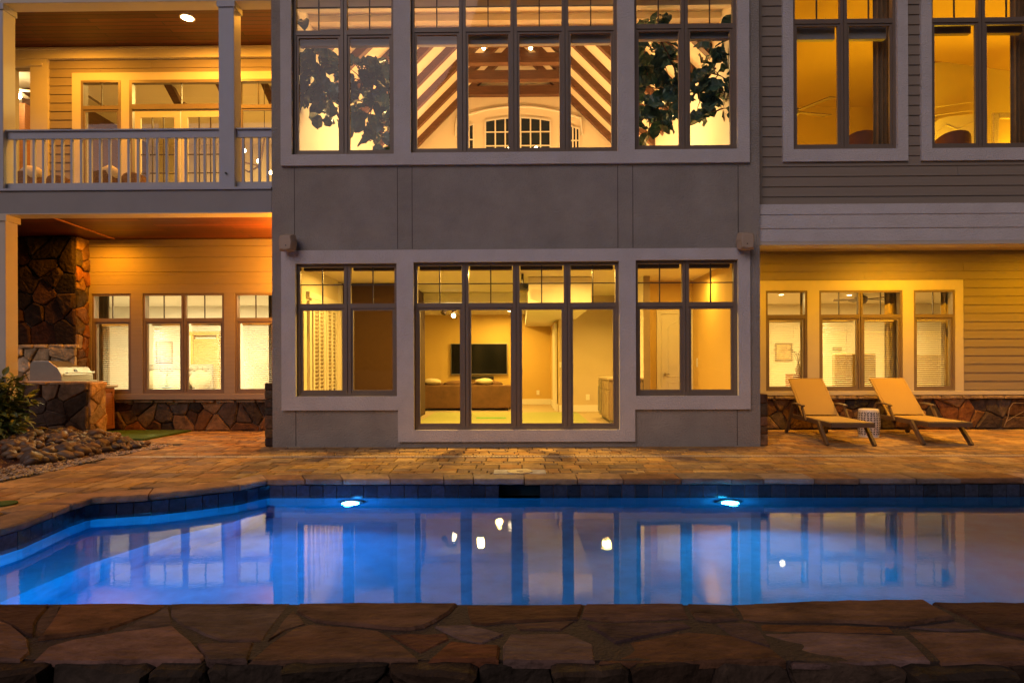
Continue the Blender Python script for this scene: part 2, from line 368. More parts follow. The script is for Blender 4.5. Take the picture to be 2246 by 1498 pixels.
# ------------------------------------------------------------------ the house
house = thing('house', 'large two-storey house with lit windows, grey stucco centre bay, balcony and lap siding wings', 'house', (0, 0, 0))
def hb(mb, name, m, **k): return mb.build(name, M[m], house, **k)
def window(x0, x1, z0, z1, zt, ncol, Y, mv=1, mh=(), fr='frame', bw=.05, single=(), mul=.055, top_open=False, parent=house, dep=.07):
    mb = MB()
    mb.box(x0, x0+bw, Y, Y+dep, z0, z1); mb.box(x1-bw, x1, Y, Y+dep, z0, z1)
    mb.box(x0+bw, x1-bw, Y, Y+dep, z1-bw, z1); mb.box(x0+bw, x1-bw, Y, Y+dep, z0, z0+bw)
    cw = (x1-x0)/ncol; cols = []
    for i in range(1, ncol):
        x = x0+cw*i
        mb.box(x-mul, x-.006, Y+.001, Y+dep, z0+bw, z1-bw); mb.box(x+.006, x+mul, Y+.001, Y+dep, z0+bw, z1-bw); mb.box(x-.006, x+.006, Y+.02, Y+dep-.01, z0+bw, z1-bw)
    for i in range(ncol): cols.append((x0+cw*i+(bw if i == 0 else mul), x0+cw*(i+1)-(bw if i == ncol-1 else mul)))
    glass = []; mm = MB()
    for i, (a, b) in enumerate(cols):
        mb.box(a, b, Y+.003, Y+dep, zt-.045, zt+.03)
        s = .038; y = Y+.018; lo, hi = z0+bw, zt-.045        # lower sash
        mb.box(a, a+s, y, y+.04, lo, hi); mb.box(b-s, b, y, y+.04, lo, hi); mb.box(a+s, b-s, y, y+.04, hi-s, hi); mb.box(a+s, b-s, y, y+.04, lo, lo+s+.01)
        glass.append((a+s-.004, b-s+.004, lo+s, hi-s+.004)); glass.append((a, b, zt+.03, z1-bw))
        n = mv if i not in single else 0
        for k in range(1, n+1):
            xm = a+(b-a)*k/(n+1); mm.box(xm-.009, xm+.009, Y+.028, Y+.05, zt+.03, z1-bw)
        for zz in mh: mm.box(a, b, Y+.030, Y+.048, zz-.008, zz+.008)
    f = mb.build('window', M[fr], parent)
    for g in glass: MB().quad((g[0],Y+.04,g[2]),(g[1],Y+.04,g[2]),(g[1],Y+.04,g[3]),(g[0],Y+.04,g[3])).build('pane', M['glass'], f)
    if mm.v: mm.build('muntin_bars', M['muntin'], f)
    return cols
def vp(*a): return a
BX0, BX1 = U(597,700,0)[0], U(1667,700,0)[0]            # centre bay
ZTOP = 8.35
# --- centre bay openings (x0,x1,z0,z1)
UL = (UX(643,0), UX(866,0), UZ(338,0), 7.85); UC = (UX(903,0), UX(1355,0), UZ(336,0), 7.85); UR = (UX(1392,0), UX(1617,0), UZ(333,0), 7.85)
LL = (UX(650,0), UX(871,0), UZ(868,0), UZ(577,0)); LC = (UX(908,0), UX(1357,0), UZ(942,0), UZ(575,0)); LR = (UX(1393,0), UX(1617,0), UZ(869,0), UZ(573,0))
ops = [UL, UC, UR, LL, LC, LR]
w1 = MB(); slab_wall(w1, BX0, BX1, -.05, ZTOP, 0, .22, ops)
for xg in (646, 872, 903, 1355, 1388, 1617):            # control joints: real grooves drawn as recessed thin strips
    x = UX(xg, 0, 460)
hb(w1, 'wall', 'stucco', plabel='grey stucco bay wall')
jt = MB()
for xg in (646, 872, 904, 1355, 1388, 1619): x = UX(xg, 0, 460); hb(B(x-.005, x+.005, -.004, .002, UZ(545,0)+.0, UZ(366,0)), 'control_joint', 'muntin')
for xg in (649, 1617): x = UX(xg, 0, 940); hb(B(x-.005, x+.005, -.004, .002, .02, UZ(900,0)), 'control_joint', 'muntin')

hb(B(BX0, BX0+.2, .22, 2.5, -.05, ZTOP), 'side_wall', 'stucco'); hb(B(BX1-.2, BX1, .22, 2.7, -.05, ZTOP), 'side_wall', 'stucco')
tb = MB()
TX0, TX1 = UX(619,0), UX(1643,0)
slab_wall(tb, TX0, TX1, UZ(362,0), ZTOP-.1, -.05, .001, [UL, UC, UR])
tb2 = MB(); zb = UZ(898.5,0); zd = UZ(968,0); dx0, dx1 = UX(873,0), UX(1391,0)
slab_wall(tb2, TX0, TX1, zd, UZ(548,0), -.05, .001, [LL, LC, LR, (TX0-1, dx0, zd-1, zb), (dx1, TX1+1, zd-1, zb)])
hb(tb, 'window_surround', 'band', bevel=.006); hb(tb2, 'window_surround', 'band', bevel=.006)
zt_u = UZ(65,0); zt_l = UZ(668,0)
window(*UL, zt_u, 2, .03, 1, (UZ(8,0)+.0,)); window(*UC, zt_u+.03, 4, .03, 1, (UZ(10,0),)); window(*UR, zt_u+.05, 2, .03, 1, (7.45,))
window(*LL, zt_l, 2, .03, 1, (UZ(622,0),)); window(*LC, zt_l, 4, .03, 1, (UZ(621,0),)); window(*LR, zt_l, 2, .03, 1, (UZ(621,0),))
# --- upper right wing (nearly flush with the bay)
YR = .16; RX1 = 15.0; zf1 = 3.93; zf0 = U(1668,532,0)[1]
W1 = (UX(1740,YR), UX(1968,YR), UZ(331,YR,1850)+.02, 7.85); W2 = (UX(2043,YR), UX(2043,YR)+W1[1]-W1[0], W1[2], 7.85)
W3 = (8.6, 10.2, W1[2], 7.85)
wr = MB(); slab_wall(wr, BX1, RX1, zf0+.1, ZTOP, YR+.02, YR+.2, [W1, W2, W3]); hb(wr, 'wall', 'siding')
T = .17
tr = []
for W in (W1, W2, W3): tr.append((W[0]-T, W[1]+T, W[2]-.2, ZTOP-.2))
sd = MB(); siding(sd, BX1+.10, RX1, zf1-.02, ZTOP, YR+.02, .165, tr); hb(sd, 'lap_siding', 'siding')
cb = B(BX1+.002, BX1+.10, YR-.02, YR+.03, zf1-.02, ZTOP); hb(cb, 'corner_board', 'siding')
for W, t in zip((W1, W2, W3), tr):
    m = MB(); slab_wall(m, t[0], t[1], t[2], t[3], YR-.03, YR+.03, [W]); hb(m, 'window_casing', 'band', bevel=.004)
    window(*W, UZ(52,YR), 2, YR+.02, 1)
# --- lower right: fascia, porch soffit, recessed wall
fa = MB(); zz = [zf0+.02, U(1668,500,0)[1], U(1668,469,0)[1], zf1]
for i, (a, b) in enumerate(zip(zz[:-1], zz[1:])):
    y = .05+.012*i; fa.add([(BX1+.003,y-.014,a),(RX1,y-.014,a),(RX1,y+.012,b),(BX1+.003,y+.012,b),(BX1+.003,y+.3,a),(RX1,y+.3,a),(RX1,y+.3,b),(BX1+.003,y+.3,b)],
        [(0,1,2,3),(4,5,1,0),(3,2,6,7),(1,5,6,2),(0,3,7,4),(5,4,7,6)])
hb(fa, 'fascia', 'band')
so_ = MB(); so_.box(BX1, RX1, .36, 2.9, 3.62, 3.7); so_.box(BX1+.003, RX1, .04, .36, zf0-.035, zf0+.018); hb(so_, 'porch_soffit', 'trimw')
YW = 2.6
def farwin(px0, px1, ncol, zt, Y, x=None):
    return (UX(px0, Y, 750), UX(px1, Y, 750))
zs1, zh1, ztr1 = UZ(857,YW,1880), UZ(637,YW,1880), UZ(693,YW,1880)
RA = (UX(1679,YW), UX(1770,YW), zs1, zh1); RB = (UX(1796,YW), UX(1979,YW), zs1, zh1); RC = (UX(2003,YW), UX(2094,YW), zs1, zh1)
ztb = UZ(866,YW,1880)
m = MB(); slab_wall(m, BX1, RX1, ztb-.1, 3.7, YW+.03, YW+.2, [RA, RB, RC]); m.box(BX1, RX1, YW+.12, YW+.2, -.05, ztb-.1); hb(m, 'wall', 'siding')
tR = (BX1, UX(2112,YW), zs1-.03, UZ(615,YW,1900))
m = MB(); siding(m, BX1, RX1, zs1+.02, 3.62, YW+.03, .172, [tR]); hb(m, 'lap_siding', 'siding')
m = MB(); slab_wall(m, BX1+.01, tR[1], zs1-.005, tR[3], YW-.012, YW+.03, [RA, RB, RC]); hb(m, 'window_casing', 'trimw', bevel=.004)
hb(B(BX1+.01, RX1, YW-.06, YW+.04, ztb-.005, zs1-.008), 'sill_board', 'trimw', bevel=.006)
for W, n, sg in ((RA,1,(0,)),(RB,2,()),(RC,1,())): window(*W, ztr1, n, YW+.0, 1, single=sg, bw=.042, mul=.045)
# --- lower left recessed wall
YL = 2.5; LX0 = -12.0
zs2, zh2, ztr2 = UZ(863,YL,400), UZ(644,YL,400), UZ(701,YL,400)
LA = (UX(202,YL), UX(289,YL), zs2, zh2); LB = (UX(314,YL), UX(492,YL), zs2, zh2); LCx = (UX(516,YL), UX(604,YL), zs2, zh2)
ztb2 = UZ(876,YL,400)
m = MB(); slab_wall(m, LX0, BX0, ztb2-.1, 3.95, YL+.03, YL+.2, [LA, LB, LCx]); m.box(LX0, BX0, YL+.12, YL+.2, -.05, ztb2-.1); hb(m, 'wall', 'siding')
cx0 = UX(183,YL)
sb_ = MB(); ys = [525,541,565,597,624.5]
for i in range(4):
    a, b = UZ(ys[i+1],YL,400), UZ(ys[i],YL,400); sb_.box(cx0-.6, BX0, YL-.02+.008*(3-i), YL+.03, a+.004, b-.004)
sb_.box(UX(199,YL), BX0, YL-.024, YL+.03, UZ(604,YL,400)+.003, UZ(598,YL,400))
hb(sb_, 'frieze_board', 'siding', bevel=.003)
m = MB(); slab_wall(m, cx0-.1, BX0+.0, zs2-.005, UZ(624.5,YL,400), YL-.03, YL+.03, [LA, LB, LCx]); hb(m, 'window_casing', 'siding', bevel=.004)
hb(B(cx0-.1, BX0, YL-.09, YL+.03, ztb2, zs2-.008), 'sill_board', 'siding', bevel=.006)
for W, n in ((LA,1),(LB,2),(LCx,1)): window(*W, ztr2, n, YL-.012, 1, bw=.042, mul=.045)
# --- balcony: floor, beam, posts, rail, upper recessed wall, board ceilings
zbm0, zbm1 = UZ(467,0,300), UZ(418,0,300)
hb(B(LX0, BX0-.002, 0, .26, zbm0, zbm1), 'porch_beam', 'beam', bevel=.006)
hb(B(LX0, BX0-.002, -.015, .275, zbm0-.018, zbm0-.0015), 'beam_trim', 'trimw')
hb(B(LX0, BX0-.002, -.03, YL+.2, zbm1+.002, zbm1+.04), 'balcony_floor', 'post')
M['woodceil2'] = plank_mat('stained_patio_boards', (.17, .038, .010), (.07, .015, .004), row=.2)
hb(B(LX0, BX0-.002, .262, YL+.02, UZ(525,YL,300)+.006, zbm1-.01), 'board_ceiling', 'woodceil2', plabel='stained board ceiling over the lower patio')
m = MB(); a = G(88, 468, UZ(525,YL,300)); b_ = G(250, 524, UZ(525,YL,300)); zc = UZ(525,YL,300)
hb(MB().bar((a[0],max(a[1],.3),zc-.004),(b_[0],b_[1],zc-.004),.035,.02), 'ceiling_seam', 'woodwarm')
UZC = UZ(106,YL,300)
hb(B(LX0, BX0-.002, .0, .26, UZ(5,0.,300), UZC+.25), 'porch_beam', 'trimw', bevel=.006)
hb(B(LX0, BX0-.002, .262, YL+.02, UZC+.006, UZC+.1), 'board_ceiling', 'woodceil', plabel='stained board ceiling over the balcony')
hb(B(LX0, BX0, -.4, 9.4, UZC+.26, UZC+.4), 'roof', 'beam')
zpost = zbm1+.04
for i, (xa, xb) in enumerate(((UX(8,0)-.25, UX(8,0)), (UX(481,0), UX(515,0)))):
    hb(B(xa, xb, 0, .25, zpost, UZ(5,0,300)), 'balcony_post', 'post', bevel=.005, plabel='square post at the corner of the balcony' if i == 0 else 'square post in the middle of the balcony rail')
    hb(B(xa-.02, xb+.02, -.02, .27, UZ(5,0,300)-.1, UZ(5,0,300)-.002), 'post_cap', 'post')
pl = UX(12,0,600)
hb(B(pl-.25, pl, 0.003, .25, 0, zbm0-.02), 'patio_post', 'trimw', bevel=.005); hb(B(pl-.28, pl+.03, -.02, .28, zbm0-.12, zbm0-.02), 'post_cap', 'trimw')
zr0, zr1, zr2 = UZ(410,0,300), UZ(398,0,300), UZ(300,0,300); zr3, zr4 = UZ(284,0,300), UZ(280.5,0,300)
def rail(x0, x1, n):
    m = MB(); m.box(x0, x1, .07, .13, zr2, zr3+.002); m.box(x0, x1, .04, .16, zr3+.001, zr4)
    r = hb(m, 'railing', 'post', bevel=.004); B(x0, x1, .07, .13, zr0, zr1).build('bottom_rail', M['post'], r)
    for i in range(n):
        x = x0+(x1-x0)*(i+.75)/(n+.5); MB().box(x-.018, x+.018, .082, .118, zr1, zr2).build('baluster', M['post'], r)
rail(UX(8,0)+.003, UX(481,0)-.003, 22); rail(UX(515,0)+.003, BX0-.003, 4)
hb(B(UX(497,0)-.012, UX(497,0)+.012, -.03, 0, UZ(376,0)-.012, UZ(376,0)+.012), 'hose_bib', 'black')
# upper recessed wall
uA = (UX(180,YL), UX(267,YL), 4.35, UZ(177,YL,300)); uD = (UX(286,YL), UX(510,YL), 4.3, UZ(177,YL,300)); uB = (UX(524,YL), UX(611,YL), 4.35, UZ(177,YL,300))
uO = (UX(26,YL), UX(70,YL), 4.3, UZ(148,YL,60))
m = MB(); slab_wall(m, LX0, BX0, zbm1+.04, UZC+.2, YL+.03, YL+.2, [uA, uD, uB, uO]); hb(m, 'wall', 'siding')
tU = (UX(160,YL), BX0, 4.3, UZ(160,YL,300)); tO = (UX(26,YL)-.4, UX(108,YL), 4.3, UZ(132,YL,100))
m = MB(); siding(m, UX(108,YL), BX0, 4.3, UZ(131,YL,300), YL+.03, .174, [tU]); hb(m, 'lap_siding', 'siding')
m = MB(); m.box(LX0, BX0, YL-.05, YL+.03, UZ(130,YL,300), UZ(108,YL,300)); m.box(LX0, BX0, YL-.075, YL+.03, UZ(111,YL,300), UZ(106.5,YL,300)); hb(m, 'frieze_board', 'trimw', bevel=.004)
m = MB(); slab_wall(m, tU[0], tU[1], tU[2], tU[3], YL-.012, YL+.03, [uA, uD, uB]); hb(m, 'window_casing', 'trimw', bevel=.004)
m = MB(); slab_wall(m, tO[0], tO[1], tO[2], tO[3], YL-.03, YL+.03, [uO]); m.box(UX(68,YL), UX(98,YL), YL-.06, YL-.031, UZ(148,YL,60), UZ(142,YL,60)); hb(m, 'pilaster', 'trimw', bevel=.005)
ztU = UZ(236,YL,300)
window(*uA, ztU, 1, YL-.02, 1, bw=.045); window(*uB, ztU, 1, YL-.02, 1, bw=.045)
# double glazed door with transom
dr = MB(); x0, x1, z0, z1 = uD
dr.box(x0, x0+.06, YL-.02, YL+.08, z0, z1); dr.box(x1-.06, x1, YL-.02, YL+.08, z0, z1); dr.box(x0+.06, x1-.06, YL-.02, YL+.08, z1-.06, z1); dr.box(x0+.06, x1-.06, YL-.03, YL+.08, ztU-.05, ztU+.05)
xm = (x0+x1)/2
door = hb(dr, 'door', 'frame')
MB().box(xm-.008, xm+.008, YL+.02, YL+.05, ztU+.05, z1-.06).build('muntin_bars', M['muntin'], door)
MB().quad((x0+.06,YL+.04,ztU+.05),(x1-.06,YL+.04,ztU+.05),(x1-.06,YL+.04,z1-.06),(x0+.06,YL+.04,z1-.06)).build('pane', M['glass'], door)
for a, b in ((x0+.1, xm-.015), (xm+.015, x1-.1)):
    lf = MB(); s = .12; top = ztU-.07
    lf.box(a, a+s, YL+.0, YL+.045, z0, top); lf.box(b-s, b, YL+.0, YL+.045, z0, top); lf.box(a+s, b-s, YL, YL+.045, top-.14, top); lf.box(a+s, b-s, YL, YL+.045, z0, z0+.22)
    lf.build('door_leaf', M['trimw'], door)
    mu = MB()
    for k in (1, 2): x = a+s+(b-a-2*s)*k/3; mu.box(x-.009, x+.009, YL+.01, YL+.035, z0+.22, top-.14)
    for k in range(1, 5): z = z0+.22+(top-.14-z0-.22)*k/5; mu.box(a+s, b-s, YL+.012, YL+.033, z-.009, z+.009)
    mu.build('muntin_bars', M['muntin'], door)
    MB().quad((a+s,YL+.024,z0+.22),(b-s,YL+.024,z0+.22),(b-s,YL+.024,top-.14),(a+s,YL+.024,top-.14)).build('pane', M['glass'], door)
hm = MB(); hm.box(xm-.10, xm-.06, YL-.02, YL, z0+.75, z0+1.1); hm.tube([(xm-.08,YL-.06,z0+.95),(xm-.22,YL-.06,z0+.95)], .012); hm.tube([(xm-.08,YL,z0+.95),(xm-.08,YL-.06,z0+.95)], .012); hm.build('handle', M['black'], door)
# --- rooms
def room(x0, x1, y0, y1, z0, z1, wm, fm='carpet', cm='wall_cream', front=None, ceil=True):
    m = MB(); m.quad((x0,y1,z0),(x1,y1,z0),(x1,y1,z1),(x0,y1,z1)); m.quad((x0,y0,z0),(x0,y1,z0),(x0,y1,z1),(x0,y0,z1)); m.quad((x1,y1,z0),(x1,y0,z0),(x1,y0,z1),(x1,y1,z1))
    hb(m, 'room_wall', wm)
    hb(MB().quad((x0,y0,z0),(x1,y0,z0),(x1,y1,z0),(x0,y1,z0)), 'room_floor', fm)
    if ceil: hb(MB().quad((x0,y1,z1),(x1,y1,z1),(x1,y0,z1),(x0,y0,z1)), 'room_ceiling', cm)
IX0, IX1 = BX0+.2, BX1-.2; FZ = .12; CZ = 2.95
# lower centre room (custom)
YB = 8.8; xa = UX(1208,8.8,780); 
m = MB()
m.quad((-4.1,YB,FZ),(xa,YB,FZ),(xa,YB,3.2),(-4.1,YB,3.2)); m.quad((xa,YB,FZ),(xa+.06,5.9,FZ),(xa+.06,5.9,3.2),(xa,YB,3.2))
hb(m, 'room_wall', 'wall_gold')
m = MB(); m.quad((xa+.06,5.9,FZ),(2.6,5.9,FZ),(2.6,5.9,3.2),(xa+.06,5.9,3.2)); hb(m, 'room_wall', 'wall_tan')
m = MB(); xr = UX(1424,2.4,780)
xw = UX(1412,2.4,780)
m.box(xw, xw+.11, 2.4, 5.9, FZ, 3.2); hb(m, 'shiplap_wall', 'wall_white')
sh = MB()
for k in range(18): z = 1.05+k*.13; sh.box(xw-.012, xw-.001, 2.41, 5.89, z, z+.122)
hb(sh, 'shiplap_board', 'wall_white')
hb(B(xw-.005, xw+.12, 2.36, 2.398, FZ, 3.2), 'wall_end_trim', 'cab')
m = MB(); m.quad((xw+.11,3.1,FZ),(IX1,3.1,FZ),(IX1,3.1,3.2),(xw+.11,3.1,3.2)); m.quad((IX1-.02,3.1,FZ),(IX1-.02,.22,FZ),(IX1-.02,.22,3.2),(IX1-.02,3.1,3.2)); hb(m, 'room_wall', 'wall_gold')
m = MB(); m.quad((IX0+.02,.22,FZ),(IX0+.02,3.2,FZ),(IX0+.02,3.2,3.2),(IX0+.02,.22,3.2)); m.quad((-3.86,5.2,FZ),(-3.86,YB,FZ),(-3.86,YB,3.2),(-3.86,5.2,3.2)); hb(m, 'room_wall', 'wall_cream')
xdk = UX(901,3.2,780)
hb(B(IX0+.0, xdk, 3.2, 5.2, FZ, 3.08), 'partition_wall', 'wall_dark', plabel='dark brown partition wall')
hb(MB().quad((IX0,.2,FZ),(IX1,.2,FZ),(IX1,YB,FZ),(IX0,YB,FZ)), 'room_floor', 'carpet')
hb(MB().quad((IX0,YB,3.1),(IX1,YB,3.1),(IX1,.2,3.1),(IX0,.2,3.1)), 'room_ceiling', 'wall_cream')
m = MB(); m.box(IX0, .2, 5.0, YB, 2.86, 3.09); m.box(UX(1158,2.4), UX(1297,2.4), 2.4, YB, 2.5, 3.09); hb(m, 'ceiling_bulkhead', 'wall_white')
bb = MB(); bb.box(IX0, xa, YB-.02, YB-.001, FZ, FZ+.17); bb.box(xa+.06, 2.6, 5.88, 5.899, FZ, FZ+.17); bb.box(xa-.0, xa+.05, 6.0, 8.7, FZ, FZ+.17); hb(bb, 'baseboard', 'white')
# interior doors
def panel_door(xc0, xc1, Y, z0, z1, handle=True, name='interior_door'):
    m = MB(); c = .09
    m.box(xc0, xc0+c, Y-.03, Y-.001, z0, z1); m.box(xc1-c, xc1, Y-.03, Y-.001, z0, z1); m.box(xc0+c, xc1-c, Y-.03, Y-.001, z1-c, z1)
    d = hb(m, name, 'white', bevel=.004)
    a, b = xc0+c+.005, xc1-c-.005; t = z1-c-.005; lf = MB(); lf.box(a, b, Y-.02, Y-.002, z0+.01, t)
    px = (b-a)*.22; 
    def mold(pts): lf.tube([(x, Y-.022, z) for x, z in pts], .011, 5)
    zz0 = z0+.95; mold([(a+px,zz0),(b-px,zz0),(b-px,t-.28),((b+a)/2+.12,t-.2),((a+b)/2,t-.15),((a+b)/2-.12,t-.2),(a+px,t-.28),(a+px,zz0)]); mold([(a+px,z0+.2),(b-px,z0+.2),(b-px,zz0-.12),(a+px,zz0-.12),(a+px,z0+.2)])
    lf.build('door_leaf', M['white'], d)
    if handle: hnd = MB(); hnd.lathe([(0,0),(.03,0),(.03,.01)], 0, 0, 10); hnd = MB().blob((a+.07, Y-.06, z0+1.0), (.03,.03,.03), 1).tube([(a+.07,Y-.03,z0+1.0),(a+.16,Y-.07,z0+1.0)], .01); hnd.build('handle', M['steel'], d)
panel_door(UX(1440,3.1,780), UX(1531,3.1,780), 3.1, FZ, UZ(680,3.1,1480))
m = MB(); m.box(xa-.03, xa+.03, 6.2, 6.32, FZ, 2.3); m.box(xa-.03, xa+.03, 7.2, 7.32, FZ, 2.3); m.box(xa-.03, xa+.03, 6.2, 7.32, 2.3, 2.42); m.box(xa-.015, xa+.02, 6.32, 7.2, FZ, 2.3); hb(m, 'interior_door', 'white')
# shuttered french doors in the bay's left side wall
sx = IX0+.021; m = MB()
for ya, yb in ((1.02, 1.12), (2.62, 2.72), (1.82, 1.92)): m.box(sx, sx+.05, ya, yb, FZ, 2.5)
m.box(sx, sx+.05, 1.12, 2.62, 2.4, 2.55); m.box(sx, sx+.06, .98, 2.8, 2.551, 2.66); m.box(sx, sx+.05, 1.12, 2.62, FZ, FZ+.2)
fd = hb(m, 'french_door', 'white')
sl_ = MB()
for ya, yb in ((1.13, 1.81), (1.93, 2.61)):
    sl_.box(sx+.05, sx+.08, ya, ya+.07, FZ, 2.4); sl_.box(sx+.05, sx+.08, yb-.07, yb, FZ, 2.4); sl_.box(sx+.05, sx+.08, (ya+yb)/2-.03, (ya+yb)/2+.03, FZ, 2.4)
    for k in range(28): z = .35+k*.073; sl_.add([(sx+.045,ya+.07,z),(sx+.045,yb-.07,z),(sx+.075,yb-.07,z+.05),(sx+.075,ya+.07,z+.05)], [(0,1,2,3)])
sl_.build('plantation_shutter', M['white'], fd); B(sx+.002, sx+.02, 1.13, 2.61, FZ+.2, 2.4).build('pane', mat('shutter_gap', (.30,.19,.08), .8), fd)
hb(B(sx, sx+.06, 2.9, 3.05, FZ, 3.05), 'wall_trim', 'white')
# side rooms
room(LX0+.1, BX0-.02, YL+.2, 6.6, FZ, CZ, 'wall_white', 'carpet', 'wall_white')
room(BX1+.02, 12.5, YW+.2, 6.8, FZ, CZ, 'wall_cream', 'carpet', 'wall_cream')
room(LX0+.1, BX0-.02, YL+.2, 8.5, 4.3, 8.0, 'wall_cream', 'carpet', 'wall_cream')
room(BX1+.02, 12.9, YR+.2, 6.0, 4.3, 7.95, 'wall_gold', 'carpet', 'wall_gold', ceil=False)
# sloped ceiling of the upper right room
m = MB(); m.quad((BX1+.02,6.0,7.95),(12.9,6.0,7.95),(12.9,YR+.2,8.2),(BX1+.02,YR+.2,8.2)); m.quad((BX1+.02,6.01,7.3),(12.9,6.01,7.9),(12.9,6.01,7.95),(BX1+.02,6.01,7.95)); hb(m, 'room_ceiling', 'wall_gold')
m = MB(); xq0, xq1 = UX(2043,4.0), UX(2246,4.0)+1.5
m.add([(8.4,3.6,4.3),(12.8,4.6,4.3),(12.8,4.6,UZ(85,4.4,2246)),(8.4,3.6,UZ(150,3.6,2000))], [(0,1,2,3)]); hb(m, 'room_wall', 'wall_cream')
# great room with vaulted ceiling
RX, RZ, PIT = UX(1131,8.8,300), UZ(93,8.8), 1.0
gx0, gx1, gz = IX0+.012, IX1-.012, None
zl = RZ-(RX-gx0)*PIT; zrr = RZ-(gx1-RX)*PIT; gy0 = 1.45; gzf = 4.3
m = MB(); m.add([(gx0,8.8,gzf),(gx1,8.8,gzf),(gx1,8.8,zrr),(RX,8.8,RZ),(gx0,8.8,zl)], [(0,1,2,3,4)])
m.quad((gx0,.22,gzf),(gx0,8.8,gzf),(gx0,8.8,8.0),(gx0,.22,8.0)); m.quad((gx1,8.8,gzf),(gx1,.22,gzf),(gx1,.22,8.0),(gx1,8.8,8.0)); hb(m, 'room_wall', 'wall_cream')
m = MB(); m.quad((gx0,gy0,zl),(gx0,8.8,zl),(RX,8.8,RZ),(RX,gy0,RZ)); m.quad((RX,gy0,RZ),(RX,8.8,RZ),(gx1,8.8,zrr),(gx1,gy0,zrr))
m.box(gx0, gx1, .22, gy0, 7.72, 7.9); m.add([(gx0,gy0+.001,7.9),(gx1,gy0+.001,7.9),(gx1,gy0+.001,zrr),(RX,gy0+.001,RZ),(gx0,gy0+.001,zl)], [(4,3,2,1,0)])
hb(m, 'vaulted_ceiling', 'wall_cream')
m = MB(); m.box(gx0, gx1, .62, .72, 7.5, 7.719); m.box(gx0, gx1, 1.2, gy0, 7.6, 7.719); hb(m, 'ceiling_cornice', 'wall_cream')
hb(MB().quad((gx0,.2,gzf),(gx1,.2,gzf),(gx1,8.8,gzf),(gx0,8.8,gzf)), 'room_floor', 'woodwarm')
dz = .20; wd = .15
for i in range(8):
    y = 8.68-i*.98
    for sgn in (-1, 1):
        xe = gx0 if sgn < 0 else gx1; ze = zl if sgn < 0 else zrr
        m = MB(); m.add([(xe,y-wd/2,ze-dz*1.2),(RX,y-wd/2,RZ-dz*1.2),(RX,y-wd/2,RZ-.002),(xe,y-wd/2,ze-.002),(xe,y+wd/2,ze-dz*1.2),(RX,y+wd/2,RZ-dz*1.2),(RX,y+wd/2,RZ-.002),(xe,y+wd/2,ze-.002)],
            [(0,1,2,3),(5,4,7,6),(0,4,5,1),(3,2,6,7),(0,3,7,4),(1,5,6,2)]); hb(m, 'rafter', 'rafter')
    zc_ = 9.62; half = (RZ-dz*1.2-zc_)/PIT+.18
    hb(B(RX-half, RX+half, y-wd/2-.03, y+wd/2+.03, zc_-.13, zc_+.13), 'collar_beam', 'rafter')
# arched window in the great room's back wall
aw = MB(); ym = 8.76; cxa = UX(1137,8.8); zs_ = UZ(420,8.8)
def arch(x): return UZ(245,8.8)-.09*((x-cxa)**2)*1.15
pn = MB(); 
def panel(px0, px1):
    xa_, xb_ = UX(px0,8.8), UX(px1,8.8); n = 6
    for k in range(n):
        a = xa_+(xb_-xa_)*k/n; b = xa_+(xb_-xa_)*(k+1)/n
        pn.quad((a,ym,zs_),(b,ym,zs_),(b,ym,arch(b)-.22),(a,ym,arch(a)-.22))
        aw.quad((a,ym-.03,arch(a)-.24),(b,ym-.03,arch(b)-.24),(b,ym-.03,arch(b)-.19),(a,ym-.03,arch(a)-.19))
    for k in range(4): x = xa_+(xb_-xa_)*k/3; aw.box(x-.02, x+.02, ym-.035, ym-.005, zs_, arch(x)-.2)
    z = arch((xa_+xb_)/2)-.62
    while z > zs_: aw.box(xa_, xb_, ym-.034, ym-.006, z-.015, z+.015); z -= .42
panel(1010, 1040); panel(1066, 1131); panel(1143, 1208); panel(1250, 1271)
f = hb(aw, 'arched_window', 'white'); pn.build('pane', M['duskpane'], f)
tm = MB(); pts = [(UX(1000,8.8), ym-.02, UZ(300,8.8))] + [(x, ym-.02, arch(x)+.12) for x in [UX(1003,8.8)+(UX(1275,8.8)-UX(1003,8.8))*k/16 for k in range(17)]] + [(UX(1278,8.8), ym-.02, UZ(298,8.8))]
tm.tube(pts, .035, 6); hb(tm, 'arch_moulding', 'white')
# gable roof over everything behind the frame top
m = MB(); e = .6
m.add([(BX0-.1,-.3,ZTOP),(BX1+.1,-.3,ZTOP),(BX1+.1,9.4,ZTOP),(BX0-.1,9.4,ZTOP),(RX,-.3,RZ+.9),(RX,9.4,RZ+.9)], [(0,1,4),(2,3,5),(1,2,5,4),(3,0,4,5)]); hb(m, 'roof', 'beam')
hb(B(BX1+.11, RX1+.3, -.2, 9.4, ZTOP, ZTOP+.15), 'roof', 'beam')
# rafters glimpsed through the balcony door
m = MB()
for (pa, pb, Y) in (((368,185),(390,228),4.6), ((486,185),(500,228),4.6), ((585,180),(596,225),4.6)):
    a = U(*pa, Y); b = U(*pb, Y); m.bar((a[0]-.3,Y,a[1]+.6),(b[0]+.05,Y,b[1]-.05),.16,.2,(0,1,0))
m.box(UX(392,4.6), UX(412,4.6), 4.5, 4.7, UZ(228,4.6), UZ(222,4.6)); hb(m, 'rafter', 'rafter')
hb(MB().bar((UX(190,3.4),3.4,UZ(200,3.4)),(UX(232,3.4),3.4,UZ(228,3.4)),.04,.05), 'stair_rail', 'cab')
